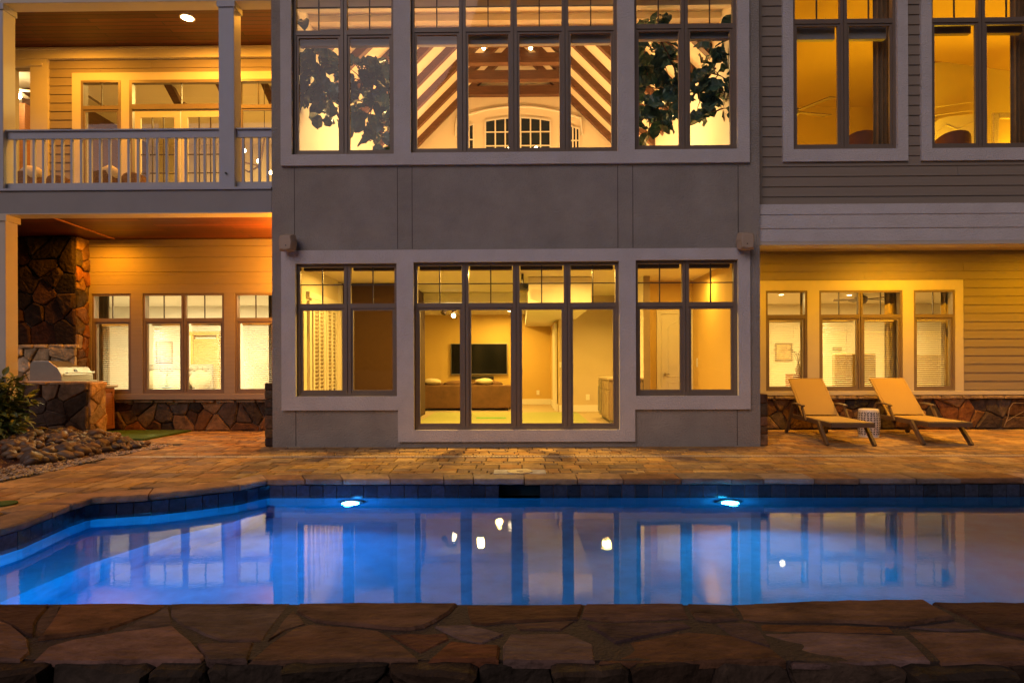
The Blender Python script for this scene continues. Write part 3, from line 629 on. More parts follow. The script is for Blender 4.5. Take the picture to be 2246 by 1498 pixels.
# nook at the far left of the balcony
m = MB(); xn = UX(118,4.6,200); m.quad((uO[0]-1.6,4.6,4.3),(xn,4.6,4.3),(xn,4.6,8),(uO[0]-1.6,4.6,8)); m.quad((xn,4.6,4.3),(xn,8.4,4.3),(xn,8.4,8),(xn,4.6,8)); hb(m, 'nook_wall', 'rafter')
m = MB(); m.box(UX(31,4.5), UX(70,4.5), 4.3, 4.59, 4.3, UZ(234,4.5,60)); hb(m, 'nook_cabinet', 'woodwarm', bevel=.01)
# ------------------------------------------------------------------ pool outline (inner edge of the coping) from the photo
ye = -2.86
rim = [(10.5, ye), (5.8, ye), (2.5, ye), (0, ye), (-2.95, ye), (-3.12, -3.2), (-3.5, -3.5), (-3.83, -3.70), (-4.33, -3.84), (-4.33, -4.12), (-4.23, -4.8), (-4.27, -5.1), (-4.3, -6.62)]
poolpoly = rim + [(10.5, -6.62)]
def inside(x, y, P):
    c = False
    for i in range(len(P)):
        a, b = P[i], P[i-1]
        if (a[1] > y) != (b[1] > y) and x < (b[0]-a[0])*(y-a[1])/(b[1]-a[1])+a[0]: c = not c
    return c
def off(P, d):     # offset an open polyline to the right-hand (outside) side
    o = []
    for i in range(len(P)):
        a = Vector(P[max(i-1,0)]); b = Vector(P[i]); c = Vector(P[min(i+1,len(P)-1)])
        n = Vector((0,0))
        for p, q in ((a,b),(b,c)):
            t = q-p
            if t.length > 1e-6: t.normalize(); n += Vector((t.y, -t.x))*-1*-1
        n.normalize(); t = (c-a).normalized(); k = max(.6, abs(n.dot(Vector((t.y,-t.x)))))
        o.append((b.x+n.x*d/k, b.y+n.y*d/k))
    return o
rim_out = off(rim, .34)
if inside(rim_out[2][0], rim_out[2][1], poolpoly): rim_out = off(rim, -.34)
sgn = 1 if off(rim, .34)[2] == rim_out[2] else -1
def along(P, s):
    for i in range(len(P)-1):
        L = math.dist(P[i], P[i+1])
        if s <= L or i == len(P)-2: t = s/L; return (P[i][0]+(P[i+1][0]-P[i][0])*t, P[i][1]+(P[i+1][1]-P[i][1])*t), i, t
        s -= L
LEN = sum(math.dist(rim[i], rim[i+1]) for i in range(len(rim)-1))
pool = thing('swimming_pool', 'in-ground pool lit blue with dark tile band and flagstone coping in front of the house', 'pool', (0, -4.8, -.2))
cop = MB(); cuts = [0]; rr = random.Random(3); corner = [sum(math.dist(rim[i], rim[i+1]) for i in range(k)) for k in range(1, len(rim)-1)]
while cuts[-1] < LEN: cuts.append(cuts[-1]+rr.uniform(.32, .72))
cuts[-1] = LEN
for k in corner[3:]:
    j = min(range(1, len(cuts)-1), key=lambda q: abs(cuts[q]-k)); cuts[j] = k
cuts = sorted(set(cuts))
def outer_at(s):
    p, i, t = along(rim, s); a, b = rim_out[i], rim_out[i+1]; return (a[0]+(b[0]-a[0])*t, a[1]+(b[1]-a[1])*t)
COPC = [(.20,.15,.14),(.44,.30,.22),(.26,.13,.07),(.36,.22,.14),(.30,.20,.15),(.42,.27,.16),(.24,.17,.14),(.38,.29,.22),(.30,.24,.22),(.33,.18,.10)]
for a, b in zip(cuts[:-1], cuts[1:]):
    if b-a < .02: continue
    g = .006; n = max(2, int((b-a)/.08)); inn = [along(rim, a+g+(b-a-2*g)*k/n)[0] for k in range(n+1)]; ou = [outer_at(a+g+(b-a-2*g)*k/n) for k in range(n+1)]
    q = rr.choice(COPC); k_ = rr.uniform(.8, 1.15); cop.cur = tuple(x*k_ for x in q); dz_ = rr.uniform(.003, .012); ext = rr.uniform(.86, 1.0); lip = rr.uniform(0, .02)
    I = []; O = []
    for (p, o_) in zip(inn, ou):
        j = rr.uniform(-.006, .006); v = Vector(o_)-Vector(p); u = v.normalized()
        I.append((p[0]-u.x*(lip+j), p[1]-u.y*(lip+j))); O.append((p[0]+v.x*ext, p[1]+v.y*ext))
    m_ = n+1; vs = []
    for P_, z_, ins in ((I,-.062,.008),(I,-.045,0),(I,-.012,0),(I,.002,.014),(O,.006,0),(O,-.05,0)):
        for p, o_ in zip(P_, ou if P_ is I else inn):
            v = (Vector(o_)-Vector(p)).normalized(); vs.append((p[0]+v.x*ins+0, p[1]+v.y*ins, z_+dz_+rr.uniform(-.0025,.0025)))
    fs = [(r*m_+i, r*m_+i+1, (r+1)*m_+i+1, (r+1)*m_+i) for r in range(5) for i in range(n)]+[tuple(r*m_ for r in range(6)), tuple(r*m_+n for r in range(5,-1,-1))]
    cop.add(vs, fs)
cop.build('coping', M['coping'], pool)
# wall under the coping: mortar/tile backing, tiles, plaster basin
tile_in = off(rim, .03*sgn); wl = -.187
def band(mb, P, z0, z1):
    for i in range(len(P)-1): mb.quad((*P[i],z0),(*P[i+1],z0),(*P[i+1],z1),(*P[i],z1))
SKX0, SKX1 = G(1090,1052)[0], G(1190,1052)[0]
tl = MB(); TL = sum(math.dist(tile_in[i], tile_in[i+1]) for i in range(len(tile_in)-1)); s = 0; tw = .158; rr = random.Random(5)
while s < TL-tw:
    p0, _, _ = along(tile_in, s+.004); p1, _, _ = along(tile_in, s+tw-.004); s += tw
    if p0[1] > ye-.1 and SKX0-.02 < (p0[0]+p1[0])/2 < SKX1+.02: continue
    d = (Vector(p1)-Vector(p0)).normalized(); nn = Vector((-d.y, d.x))*(-sgn)
    k_ = rr.uniform(.6, 1.5); tl.cur = (.028*k_, .032*k_, .055*k_)
    if inside(p0[0]-nn.x*.08, p0[1]-nn.y*.08, poolpoly): nn = -nn
    t_ = .008
    for z0, z1 in ((-.215, -.064), (-.372, -.221)):
        a = (p0[0]+nn.x*0, p0[1]+nn.y*0); b = p1
        A = (p0[0]-nn.x*t_, p0[1]-nn.y*t_); Bq = (p1[0]-nn.x*t_, p1[1]-nn.y*t_)
        A, Bq = [(q[0]+2*nn.x*t_, q[1]+2*nn.y*t_) if not inside(*q, poolpoly) and inside(q[0]+.06*nn.x, q[1]+.06*nn.y, poolpoly) else q for q in (A, Bq)]
        tl.add([(*a,z0),(*b,z0),(*b,z1),(*a,z1),(*A,z0+.004),(*Bq,z0+.004),(*Bq,z1-.004),(*A,z1-.004)], [(4,5,6,7),(0,1,5,4),(2,3,7,6),(1,2,6,5),(3,0,4,7)])
tl.build('waterline_tile', M['tile'], pool)
bk = MB(); P = off(rim, .036*sgn)
for i in range(len(P)-1):
    if P[i][1] > ye-.2 and P[i+1][1] > ye-.2 and min(P[i][0],P[i+1][0]) < SKX0 < max(P[i][0],P[i+1][0]):
        hi_, lo_ = max(P[i][0],P[i+1][0]), min(P[i][0],P[i+1][0]); y_ = P[i][1]
        segs = [((hi_,y_),(min(SKX1,hi_),y_)), ((SKX0,y_),(lo_,y_))]
        for a, b in segs: bk.quad((*a,-.375),(*b,-.375),(*b,-.05),(*a,-.05))
    elif P[i][1] > ye-.2 and P[i+1][1] > ye-.2 and min(P[i][0],P[i+1][0]) < SKX1-.001 < max(P[i][0],P[i+1][0]):
        hi_, lo_ = max(P[i][0],P[i+1][0]), min(P[i][0],P[i+1][0]); bk.quad((hi_,P[i][1],-.375),(SKX1,P[i][1],-.375),(SKX1,P[i][1],-.05),(hi_,P[i][1],-.05))
    else: bk.quad((*P[i],-.375),(*P[i+1],-.375),(*P[i+1],-.05),(*P[i],-.05))
bk.build('tile_grout', M['mortar'], pool)
sk = MB(); y0_ = P[3][1]
sk.quad((SKX0,y0_+.3,-.3),(SKX1,y0_+.3,-.3),(SKX1,y0_+.3,-.05),(SKX0,y0_+.3,-.05)); sk.quad((SKX0,y0_,-.3),(SKX0,y0_+.3,-.3),(SKX0,y0_+.3,-.05),(SKX0,y0_,-.05)); sk.quad((SKX1,y0_+.3,-.3),(SKX1,y0_,-.3),(SKX1,y0_,-.05),(SKX1,y0_+.3,-.05)); sk.quad((SKX0,y0_,-.06),(SKX1,y0_,-.06),(SKX1,y0_+.3,-.06),(SKX0,y0_+.3,-.06))
sk.build('skimmer_mouth', M['black'], pool)
bs = MB(); Pb = off(rim, .022*sgn); band(bs, Pb, -1.65, -.374)
bs.add([(x,y,-1.65) for x, y in Pb]+[(10.52,-6.64,-1.65)], [tuple(range(len(Pb)+1))])
bs.quad((-4.32,-6.62,-1.65),(10.5,-6.62,-1.65),(10.5,-6.62,-.05),(-4.32,-6.62,-.05)); bs.quad((10.5,-6.62,-1.65),(10.5,ye,-1.65),(10.5,ye,-.05),(10.5,-6.62,-.05))
bs.build('basin', M['plaster'], pool)
st = MB(); st.add([(-4.4,-6.6,-.85),(-3.75,-6.6,-.85),(-3.6,-4.9,-.85),(-3.35,-4.1,-.85),(-3.0,-3.6,-.85),(-2.9,-3.1,-.85),(-4.4,-3.0,-.85),
     (-4.4,-6.6,-1.64),(-3.75,-6.6,-1.64),(-3.6,-4.9,-1.64),(-3.35,-4.1,-1.64),(-3.0,-3.6,-1.64),(-2.9,-3.1,-1.64),(-4.4,-3.0,-1.64)],
     [(0,1,2,3,4,5,6),(0,7,8,1),(1,8,9,2),(2,9,10,3),(3,10,11,4),(4,11,12,5)])
for k in range(4): x = 5.3+.38*k; st.add([(x,-6.6,-1.2+.24*k),(10.4,-6.6,-1.2+.24*k),(10.4,ye-.03,-1.2+.24*k),(x+.9,ye-.03,-1.2+.24*k),(x,-6.6,-1.44+.24*k),(x+.9,ye-.03,-1.44+.24*k)], [(0,1,2,3),(0,3,5,4)])
st.build('underwater_step', M['plaster'], pool)
wt = MB(); Pw = off(rim, .021*sgn); wt.add([(x,y,wl) for x, y in Pw]+[(10.5,-6.6,wl)], [tuple(range(len(Pw)+1))])
wo = wt.build('pool_water', M['water'], None, kind='structure')
me = wo.data
if me.polygons[0].normal.z < 0: me.flip_normals()
for px, py, mm_, c in ((772,1112,'poollampL',(.03,.36,1.0)), (1597,1108,'poollampR',(.02,.52,1.0))):
    X = UX(px, ye, 1090); z = wl-.43
    m = MB(); m.tube([(X,ye+.02,z),(X,ye-.03,z)], .135, 20); ring = m.build('underwater_light', M['steel'], pool)
    m = MB(); m.tube([(X,ye-.028,z),(X,ye-.045,z)], [.085,.065], 20); m.build('light_lens', M[mm_], ring)
    light('pool_light_glow', (X, ye-.07, z), 46 if px < 1000 else 48, c, .2, (math.radians(-90), 0, 0), spread=math.radians(145)); light('pool_light_halo', (X, ye-.16, z), 5, c, .05, kind='POINT')
for X, c, e in ((-3.3,(.02,.46,1.0),46), (6.6,(.02,.58,1.0),26)):      # matching lamps in the near pool wall
    m = MB(); m.tube([(X,-6.60,wl-.43),(X,-6.57,wl-.43)], .135, 20); ring = m.build('underwater_light', M['steel'], pool)
    m = MB(); m.tube([(X,-6.568,wl-.43),(X,-6.555,wl-.43)], [.085,.065], 20); m.build('light_lens', M['poollampR'], ring)
    light('pool_light_glow', (X, -6.52, wl-.43), e, c, .2, (math.radians(90), 0, 0), spread=math.radians(150))
# ------------------------------------------------------------------ ground, patio
gl = MB(); gl.box(-400, 400, -400, 600, -2.2, -2.0); gl.build('ground', M['lawn'], kind='structure')
# base slab around the pool (joint sand), as strips between pool and house
DX0, DX1 = -16, 16
sl = MB(); zb_ = -.012
sl.add([(x,y,zb_) for x, y in [(DX1, 2.65), (DX1, ye+.04)]]+[(x,y,zb_) for x, y in off(rim, .04*sgn)[1:]]+[(-4.34,-7.4,zb_),(DX0,-7.4,zb_),(DX0,2.65,zb_)], [tuple(range(3+len(rim)-1+2))])
sl.build('patio_base', M['grout'], kind='structure')
BEDX = -5.9
bedpoly = [G(0,1054), G(130,1030), G(250,1000), G(338,984), (BEDX+.05, .3), (-7.6,.75), (-20,.75), (-20, G(0,1054)[1]-.6)]
pv = MB(); rr = random.Random(11); PC = [(.44,.28,.12),(.33,.21,.10),(.52,.35,.16),(.42,.235,.09),(.29,.20,.13),(.48,.295,.10)]
grow = [p for p in off(rim, .15*sgn)]+[(-4.45,-8),(10.6,-8)]
yv = 2.5
y = -7.2
while y < yv:
    h = rr.choice((.15, .15, .23, .30)); x = DX0+rr.uniform(0,.2)
    while x < DX1:
        L = rr.choice((.15,.23,.23,.30,.30,.38,.46)); a, b, c, d = x+.006, x+L-.006, y+.006, y+h-.006; x += L
        if -4.0 < a and b < 3.85 and c > .05: continue
        if c > 2.62 or a < -15.5: continue
        if any(inside(p, q, grow) for p in (a, b, (a+b)/2) for q in (c, d)): continue
        if any(inside((a+b)/2, q, bedpoly) for q in (c, d)): continue
        if y < -6.6 and a > -4.7: continue
        k_ = rr.uniform(.76, 1.1); q = rr.choice(PC); pv.cur = tuple(v*k_ for v in q); z = rr.uniform(-.0015, .0015); e = .006
        pv.add([(a,c,-.011),(b,c,-.011),(b,d,-.011),(a,d,-.011),(a+e,c+e,z),(b-e,c+e,z),(b-e,d-e,z),(a+e,d-e,z)], [(4,5,6,7),(0,1,5,4),(1,2,6,5),(2,3,7,6),(3,0,4,7)])
    y += h
pv.build('patio', M['paver'], kind='structure')
# slot drain running parallel to the house
dm = MB(); yd = -1.06
dm.box(-6.2, 12, yd-.05, yd-.03, .001, .009); dm.box(-6.2, 12, yd+.03, yd+.05, .001, .009)
x = -6.2
while x < 12: dm.box(x, x+.026, yd-.03, yd+.03, .001, .007); x += .045
dm.build('slot_drain', mat('pale_drain_plastic', (.60,.48,.32), .5, .03), label='narrow pale slotted drain strip set across the patio pavers in front of the house', cat='drain')
X, Y = G(1140, 1036)
t = thing('skimmer_lid', 'round pale skimmer lid set in the pavers at the pool edge', 'lid', (X, Y, 0))
B(X-.32, X+.32, Y-.14, Y+.14, .003, .012).build('surround', M['coping'], t); MB().lathe([(.16,.012),(.16,.02),(.15,.022),(.13,.017),(.04,.017),(.04,.024),(0,.024)], X, Y, 28).build('cover', M['plastic'], t)
X, Y = G(2, 1107); 
MB().lathe([(.13,.004),(.13,.016),(.11,.018),(0,.018)], X, Y, 20).build('valve_lid', M['turf'], label='small round green valve lid in the pavers at the left edge of the pool', cat='lid')
# ------------------------------------------------------------------ foreground flagstone wall
slabs = [[(-60,1328),(60,1328),(110,1326),(100,1337),(73,1372),(72,1396),(37,1378),(0,1361),(-60,1340)],[(-60,1350),(0,1364),(37,1381),(61,1402),(64,1432),(44,1448),(-60,1448)],
[(115,1327),(132,1330),(112,1368),(81,1402),(73,1395),(81,1364)],[(135,1329),(200,1325),(271,1322),(367,1325),(338,1344),(237,1381),(152,1395),(85,1403),(112,1370)],
[(73,1448),(105,1417),(156,1402),(254,1386),(379,1373),(416,1405),(450,1442),(440,1449)],[(264,1381),(338,1347),(369,1330),(376,1368),(305,1379)],
[(376,1325),(500,1322),(636,1322),(619,1344),(575,1404),(484,1403),(447,1391),(403,1372),(377,1351)],[(643,1337),(670,1367),(626,1381),(589,1404)],
[(655,1324),(830,1322),(1002,1326),(985,1345),(930,1376),(890,1382),(760,1369),(690,1361),(650,1340)],[(548,1449),(590,1412),(645,1379),(680,1371),(760,1377),(830,1386),(880,1417),(916,1448)],
[(433,1412),(556,1408),(541,1449),(455,1449)],[(855,1392),(978,1389),(985,1401),(923,1431)],[(953,1374),(1020,1369),(1105,1391),(1055,1411),(1010,1402)],
[(1024,1329),(1278,1327),(1268,1356),(1105,1364),(1065,1370),(1034,1366)],[(940,1450),(987,1407),(1095,1419),(1092,1450)],[(1105,1449),(1104,1415),(1119,1389),(1248,1388),(1300,1412),(1304,1449)],
[(1129,1368),(1262,1360),(1231,1381),(1139,1380)],[(1285,1327),(1400,1325),(1498,1325),(1512,1356),(1400,1362),(1315,1363),(1276,1354)],[(1288,1371),(1400,1366),(1500,1364),(1518,1374),(1440,1390),(1350,1409)],
[(1312,1450),(1326,1426),(1383,1407),(1510,1387),(1605,1397),(1690,1425),(1722,1450)],[(1508,1325),(1601,1325),(1622,1357),(1560,1362),(1526,1356)],[(1572,1368),(1630,1364),(1655,1368),(1689,1417),(1612,1396)],
[(1609,1325),(1700,1322),(1824,1320),(2027,1320),(2090,1356),(1985,1371),(1858,1364),(1660,1362),(1630,1357)],[(1666,1367),(1800,1370),(1950,1377),(1960,1388),(1850,1386),(1670,1381)],
[(1676,1388),(1824,1388),(1985,1400),(2038,1449),(1738,1451)],[(2047,1321),(2300,1320),(2300,1408),(2160,1379),(2118,1354)],[(1992,1385),(2150,1390),(2300,1422),(2300,1455),(2065,1453)],[(1994,1375),(2095,1362),(2148,1379),(2080,1383)]]
SC = [(.15,.085,.06),(.20,.13,.10),(.19,.14,.11),(.19,.10,.05),(.22,.14,.11),(.17,.13,.11),(.21,.16,.135),(.16,.11,.08),(.17,.105,.07),(.20,.125,.08),(.25,.18,.15),(.19,.09,.055),(.34,.27,.27),(.17,.095,.05),(.20,.085,.04),(.27,.21,.19),(.16,.11,.09),(.22,.14,.12),(.17,.12,.12),(.24,.135,.075),(.13,.085,.065),(.14,.10,.09),(.19,.115,.07),(.21,.11,.055),(.24,.17,.15),(.12,.07,.055),(.19,.12,.085),(.15,.11,.10)]
fw = thing('flagstone_wall', 'low foreground wall capped with irregular brown flagstones along the near side of the pool', 'stone wall', (0, -6.9, -2))
NY0, NY1 = -7.24, -6.56
m = MB(); rr = random.Random(21)
for P_, c in zip(slabs, SC):
    m.cur = c; poly = [G(*p) for p in P_]; poly = poly[::-1] if False else poly
    k_ = rr.uniform(.65,1.5); m.cur = (c[0]*.60*k_, c[1]*.55*k_, c[2]*.58*k_); stone(m, [(p[0], p[1]) for p in poly], lambda u, v, d: (u, v, d-.022), -.004, .022+rr.uniform(0,.009), rr, .97, .007, 0, .03)
for sx0, sx1 in ((-5.2, -3.15), (3.0, 6.5)):
    stone_face(m, lambda u, v, d, s0=sx0: (s0+u, NY0+v, d-.02), sx1-sx0, NY1-NY0, .3, rr, [(c[0]*.4, c[1]*.41, c[2]*.5) for c in SC[:8]], .022, .008, 1.8, .006)
m.build('capstone', M['slab'], fw, smooth=False)
m = MB(); m.box(-5.2, 6.5, NY0+.03, NY1-.01, -2, -.004); m.build('mortar_core', mat('dark_mortar', (.045, .030, .026), .9, .3, 20, 1, 60), fw)
m = MB(); stone_face(m, lambda u, v, d: (-5.0+u, NY0+.03-d*2.2, -.62+v), 11, .615, .20, rr, [(.05,.038,.03),(.035,.026,.02),(.065,.045,.033),(.04,.025,.017)], .03, .008, 1.9, .008)  # palette darkened so the colour carries the shade of the unlit face
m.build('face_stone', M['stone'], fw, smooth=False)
# ------------------------------------------------------------------ stone cladding of the house base, chimney breast
m = MB(); rr = random.Random(31); stone_face(m, lambda u, v, d: (-10.5+u, YL+.06-d, v), BX0+10.5-.02, ztb2-.03, .21, rr, STONEC, .05, .012, 1.5); 
m.cur = (.30,.22,.13)
for i in range(16): x = -10.4+i*.42; stone(m, [(x,0),(x+.40,0),(x+.40,.05),(x,.05)], lambda u, v, d: (u, YL+.0-d*1.5, ztb2-.06+v), .004, .03, rr)
hb(m, 'stone_base', 'stone'); hb(B(LX0, BX0-.02, YL+.055, YL+.115, -.05, ztb2-.012), 'mortar_base', 'mortar')
m = MB(); stone_face(m, lambda u, v, d: (BX1+.02+u, YW+.04-d, v), 9, ztb-.06, .23, rr, STONEC, .055, .012, 1.5)
for i in range(22): x = BX1+.02+i*.42; m.cur = (.33,.24,.15); stone(m, [(x,0),(x+.40,0),(x+.40,.06),(x,.06)], lambda u, v, d: (u, YW-.04-d*1.5, ztb-.08+v), .004, .03, rr)
hb(m, 'stone_base', 'stone'); hb(B(BX1+.01, RX1, YW+.035, YW+.115, -.05, ztb-.012), 'mortar_base', 'mortar')
for nm, xq0, xq1, yq in (('stone_pier', UX(583,.15), BX0-.003, .1), ('stone_pier', BX1+.003, UX(1680,.1), .06)):
    m = MB(); ht = 1.0 if xq0 < 0 else .84; z = 0
    while z < ht:
        hh = rr.uniform(.12,.24); m.cur = tuple(c*rr.uniform(.7,1.1) for c in rr.choice(STONEC)); stone(m, [(xq0,z),(xq1,z),(xq1,min(z+hh,ht+.05)),(xq0,min(z+hh,ht+.05))], lambda u, v, d: (u, yq-d, v), .005, .03, rr); z += hh
    m.cur = (.2,.14,.09); m.box(xq0+.01, xq1, yq, 2.4, 0, ht); hb(m, nm, 'stone')
YC = 2.12; cxr = UX(165, YC, 640)
ch = thing('chimney_breast', 'tall dark fieldstone chimney breast rising to the patio ceiling behind the grill', 'chimney', (cxr-1.2, YC+.3, 0))
m = MB(); zc1 = zc-.01; zdk = UZ(757, YC, 100)
stone_face(m, lambda u, v, d: (cxr-2.6+u, YC+.03-d, zdk+v), 2.6, zc1-zdk, .34, rr, [(.032,.019,.011),(.022,.014,.01),(.045,.022,.012),(.016,.012,.01),(.04,.016,.008)], .06, .014, 1.1)  # front stones far darker than the side: shade put into the palette
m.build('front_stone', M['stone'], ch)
m = MB(); stone_face(m, lambda u, v, d: (cxr-.02+d, YC+.02+u, v), YL-YC+.05, zc1, .22, rr, STONEC, .05, .01, 1.1); m.build('side_stone', M['stone'], ch)
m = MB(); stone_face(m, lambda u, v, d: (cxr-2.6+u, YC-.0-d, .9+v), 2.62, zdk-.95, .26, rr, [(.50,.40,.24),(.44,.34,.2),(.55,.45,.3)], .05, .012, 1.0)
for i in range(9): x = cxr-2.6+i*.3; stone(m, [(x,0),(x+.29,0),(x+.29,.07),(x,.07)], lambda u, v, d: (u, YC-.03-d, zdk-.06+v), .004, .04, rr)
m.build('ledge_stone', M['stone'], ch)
m = MB(); m.box(cxr-2.6, cxr-.02, YC+.03, YL, 0, zc1); m.box(cxr-2.6, cxr-.0, YC+.0, YC+.03, .0, zdk-.03); m.build('mortar_core', M['mortar'], ch)
# ------------------------------------------------------------------ grill island
CXr = UX(195, 1.0, 900); YG = 1.0; ZG = 1.04
ct = thing('stone_counter', 'stone-clad outdoor counter wing standing behind the heap of river stones', 'counter', (CXr-1, YG+.2, 0))
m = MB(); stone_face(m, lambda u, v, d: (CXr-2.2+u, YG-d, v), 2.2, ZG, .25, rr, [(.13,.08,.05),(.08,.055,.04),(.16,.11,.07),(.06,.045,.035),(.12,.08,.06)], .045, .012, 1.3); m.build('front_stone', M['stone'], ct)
m = MB(); stone_face(m, lambda u, v, d: (CXr+d, YG+u, v), .42, ZG, .2, rr, [(.50,.36,.2),(.40,.26,.14),(.46,.28,.12)], .04, .01, .9); m.build('side_stone', M['stone'], ct)  # paler palette than the front: lamplight on this side put into the colour
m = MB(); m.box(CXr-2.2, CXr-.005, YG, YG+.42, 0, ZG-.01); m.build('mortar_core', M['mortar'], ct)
m = MB(); 
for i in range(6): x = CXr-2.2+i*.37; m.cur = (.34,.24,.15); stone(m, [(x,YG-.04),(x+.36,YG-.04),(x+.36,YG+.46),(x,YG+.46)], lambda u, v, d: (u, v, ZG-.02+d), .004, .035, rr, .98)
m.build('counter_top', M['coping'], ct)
gy0_, gy1_ = 1.55, 2.42; gxr = UX(150, 1.55, 830)-.12; gxl = gxr-.62
gr = thing('gas_grill', 'built-in stainless steel gas grill with its lid closed and a bar handle', 'grill', ((gxl+gxr)/2, (gy0_+gy1_)/2, ZG))
m = MB(); zt_ = UZ(792, 1.9, 120); prof = [(gxl,ZG+.02),(gxl,zt_-.06),(gxl+.06,zt_),(gxr-.26,zt_),(gxr-.10,zt_-.12),(gxr-.02,zt_-.26),(gxr-.01,ZG+.10),(gxr-.01,ZG+.02)]
n = len(prof); m.add([(x,gy0_,z) for x, z in prof]+[(x,gy1_,z) for x, z in prof], [tuple(range(n)), tuple(range(2*n-1,n-1,-1))]+[(i,n+i,n+(i+1)%n,(i+1)%n) for i in range(n)])
lid = m.build('lid', M['steel'], gr, bevel=.008)
m = MB(); hx = gxr+.05; m.tube([(hx,gy0_+.06,ZG+.17),(hx,gy1_-.06,ZG+.17)], .018, 10)
for y in (gy0_+.12, gy1_-.12): m.tube([(gxr-.02,y,ZG+.17),(hx,y,ZG+.17)], .012)
m.build('handle', M['steel'], lid)
m = MB().lathe([(0,0),(.045,0),(.045,.015),(0,.02)], 0, 0, 16); m.v = [(gxr-.055+v[2]*.8+(-.4)*v[1]*.9, (gy0_+gy1_)/2+v[0], zt_-.2+v[1]) for v in m.v]; m.build('thermometer', M['black'], lid)
B(gxl-.03, gxr+.05, gy0_-.03, gy1_+.03, ZG-.11, ZG+.018).build('control_panel', M['steel'], gr, bevel=.006)
for k in range(5): y = gy0_+.1+k*(gy1_-gy0_-.2)/4; MB().tube([(gxr+.05,y,ZG-.045),(gxr+.09,y,ZG-.045)], .028, 12).build('knob', M['steel'], gr)
cbx = UX(252, 2.44, 900)
cn = thing('outdoor_cabinet', 'louvered cedar cabinet with pale top beside the stone counter', 'cabinet', (cbx-.4, 1.9, 0))
B(cbx-.9, cbx-.02, 1.46, 2.46, .07, ZG-.14).build('carcass', M['woodwarm'], cn); B(cbx-.9, cbx-.06, 1.46, 2.46, .0, .07).build('toe_kick', M['black'], cn)
B(cbx-.9, cbx+.05, 1.44, 2.47, ZG-.135, ZG-.09).build('counter_top', M['granite'], cn, bevel=.005)
for ya, yb in ((1.5, 1.95), (1.97, 2.42)):
    m = MB(); m.box(cbx-.019, cbx, ya, ya+.05, .09, ZG-.16); m.box(cbx-.019, cbx, yb-.05, yb, .09, ZG-.16); m.box(cbx-.019, cbx, ya+.05, yb-.05, ZG-.22, ZG-.16); m.box(cbx-.019, cbx, ya+.05, yb-.05, .09, .15)
    z = .16
    while z < ZG-.24: m.add([(cbx-.002,ya+.05,z),(cbx-.002,yb-.05,z),(cbx-.016,yb-.05,z+.035),(cbx-.016,ya+.05,z+.035)], [(0,1,2,3)]); z += .04
    m.build('louvered_door', M['woodwarm'], cn)
# turf mat
a, b_, c, d = G(200,970), G(318,966), G(432,944), G(200,942)
m = MB(); P4 = [(-7.9,b_[1]-.02),(b_[0],b_[1]-.02),(c[0],2.42),(-8.35,2.42)]
m.add([(x,y,.002) for x, y in P4]+[(x,y,.035) for x, y in P4], [(4,5,6,7),(0,1,5,4),(1,2,6,5),(2,3,7,6),(3,0,4,7)]); m.build('turf_mat', M['turf'], label='green artificial turf mat lying on the patio beside the cedar cabinet', cat='mat')
# ------------------------------------------------------------------ planting bed: soil, mulch, gravel, river stones, shrub
m = MB(); nx, ny = 26, 30
def bedz(x, y): 
    t = max(0, min(1, (BEDX-.25-x)/1.5)); u = max(0, min(1, (y+2.6)/2.2)); return -.005+.18*t*t*(3-2*t)*u*(1-.5*max(0,min(1,(y+.1)/.7)))
for j in range(ny):
    for i in range(nx):
        x0 = -10.5+i*(BEDX+10.5)/nx; x1 = -10.5+(i+1)*(BEDX+10.5)/nx; y0 = -4.2+j*(.95+4.2)/ny; y1 = -4.2+(j+1)*(.95+4.2)/ny
        if not inside((x0+x1)/2+.1, (y0+y1)/2+.1, bedpoly): continue
        m.quad((x0,y0,bedz(x0,y0)),(x1,y0,bedz(x1,y0)),(x1,y1,bedz(x1,y1)),(x0,y1,bedz(x0,y1)))
m.build('planting_bed', M['mulch'], kind='structure', smooth=True)
rr = random.Random(41); m = MB(); k = 0
while k < 2600:
    x, y = rr.uniform(-9.3, -5.6), rr.uniform(-4.2, .4)
    if not inside(x, y, bedpoly): continue
    edge = not inside(x+.75, y-.3, bedpoly)
    if not edge: continue
    k += 1; s = rr.uniform(.014, .03); q = rr.uniform(.25, .6); m.cur = (q, q*.8, q*.58)
    m.blob((x,y,bedz(x,y)+s*.3), (s*rr.uniform(.8,1.5), s, s*.6), k, 5, 3)
m.build('gravel', M['pebble'], kind='stuff', smooth=True, label='band of small pale gravel along the edge of the paving at the left', cat='gravel')
m = MB()
for k in range(2200):
    x, y = rr.uniform(-9.8, -6.1), rr.uniform(-3.6, .5)
    if not inside(x, y, bedpoly): continue
    s = rr.uniform(.02, .05); q = rr.uniform(.5, 1.5); m.cur = (.10*q,.045*q,.028*q); a = rr.uniform(0, 3.14); z = bedz(x,y)+.01
    m.bar((x,y,z+rr.uniform(-.01,.01)), (x+math.cos(a)*s, y+math.sin(a)*s, z+rr.uniform(0,.025)), .012, .006)
m.build('bark_mulch', M['pebble'], kind='stuff', label='red-brown bark mulch under the leafy shrub', cat='mulch')
protos = []; placed = []; RC_ = [(.13,.085,.05),(.09,.065,.05),(.17,.11,.06),(.06,.045,.035),(.15,.085,.04),(.21,.15,.09)]
cand = []
tries = 0
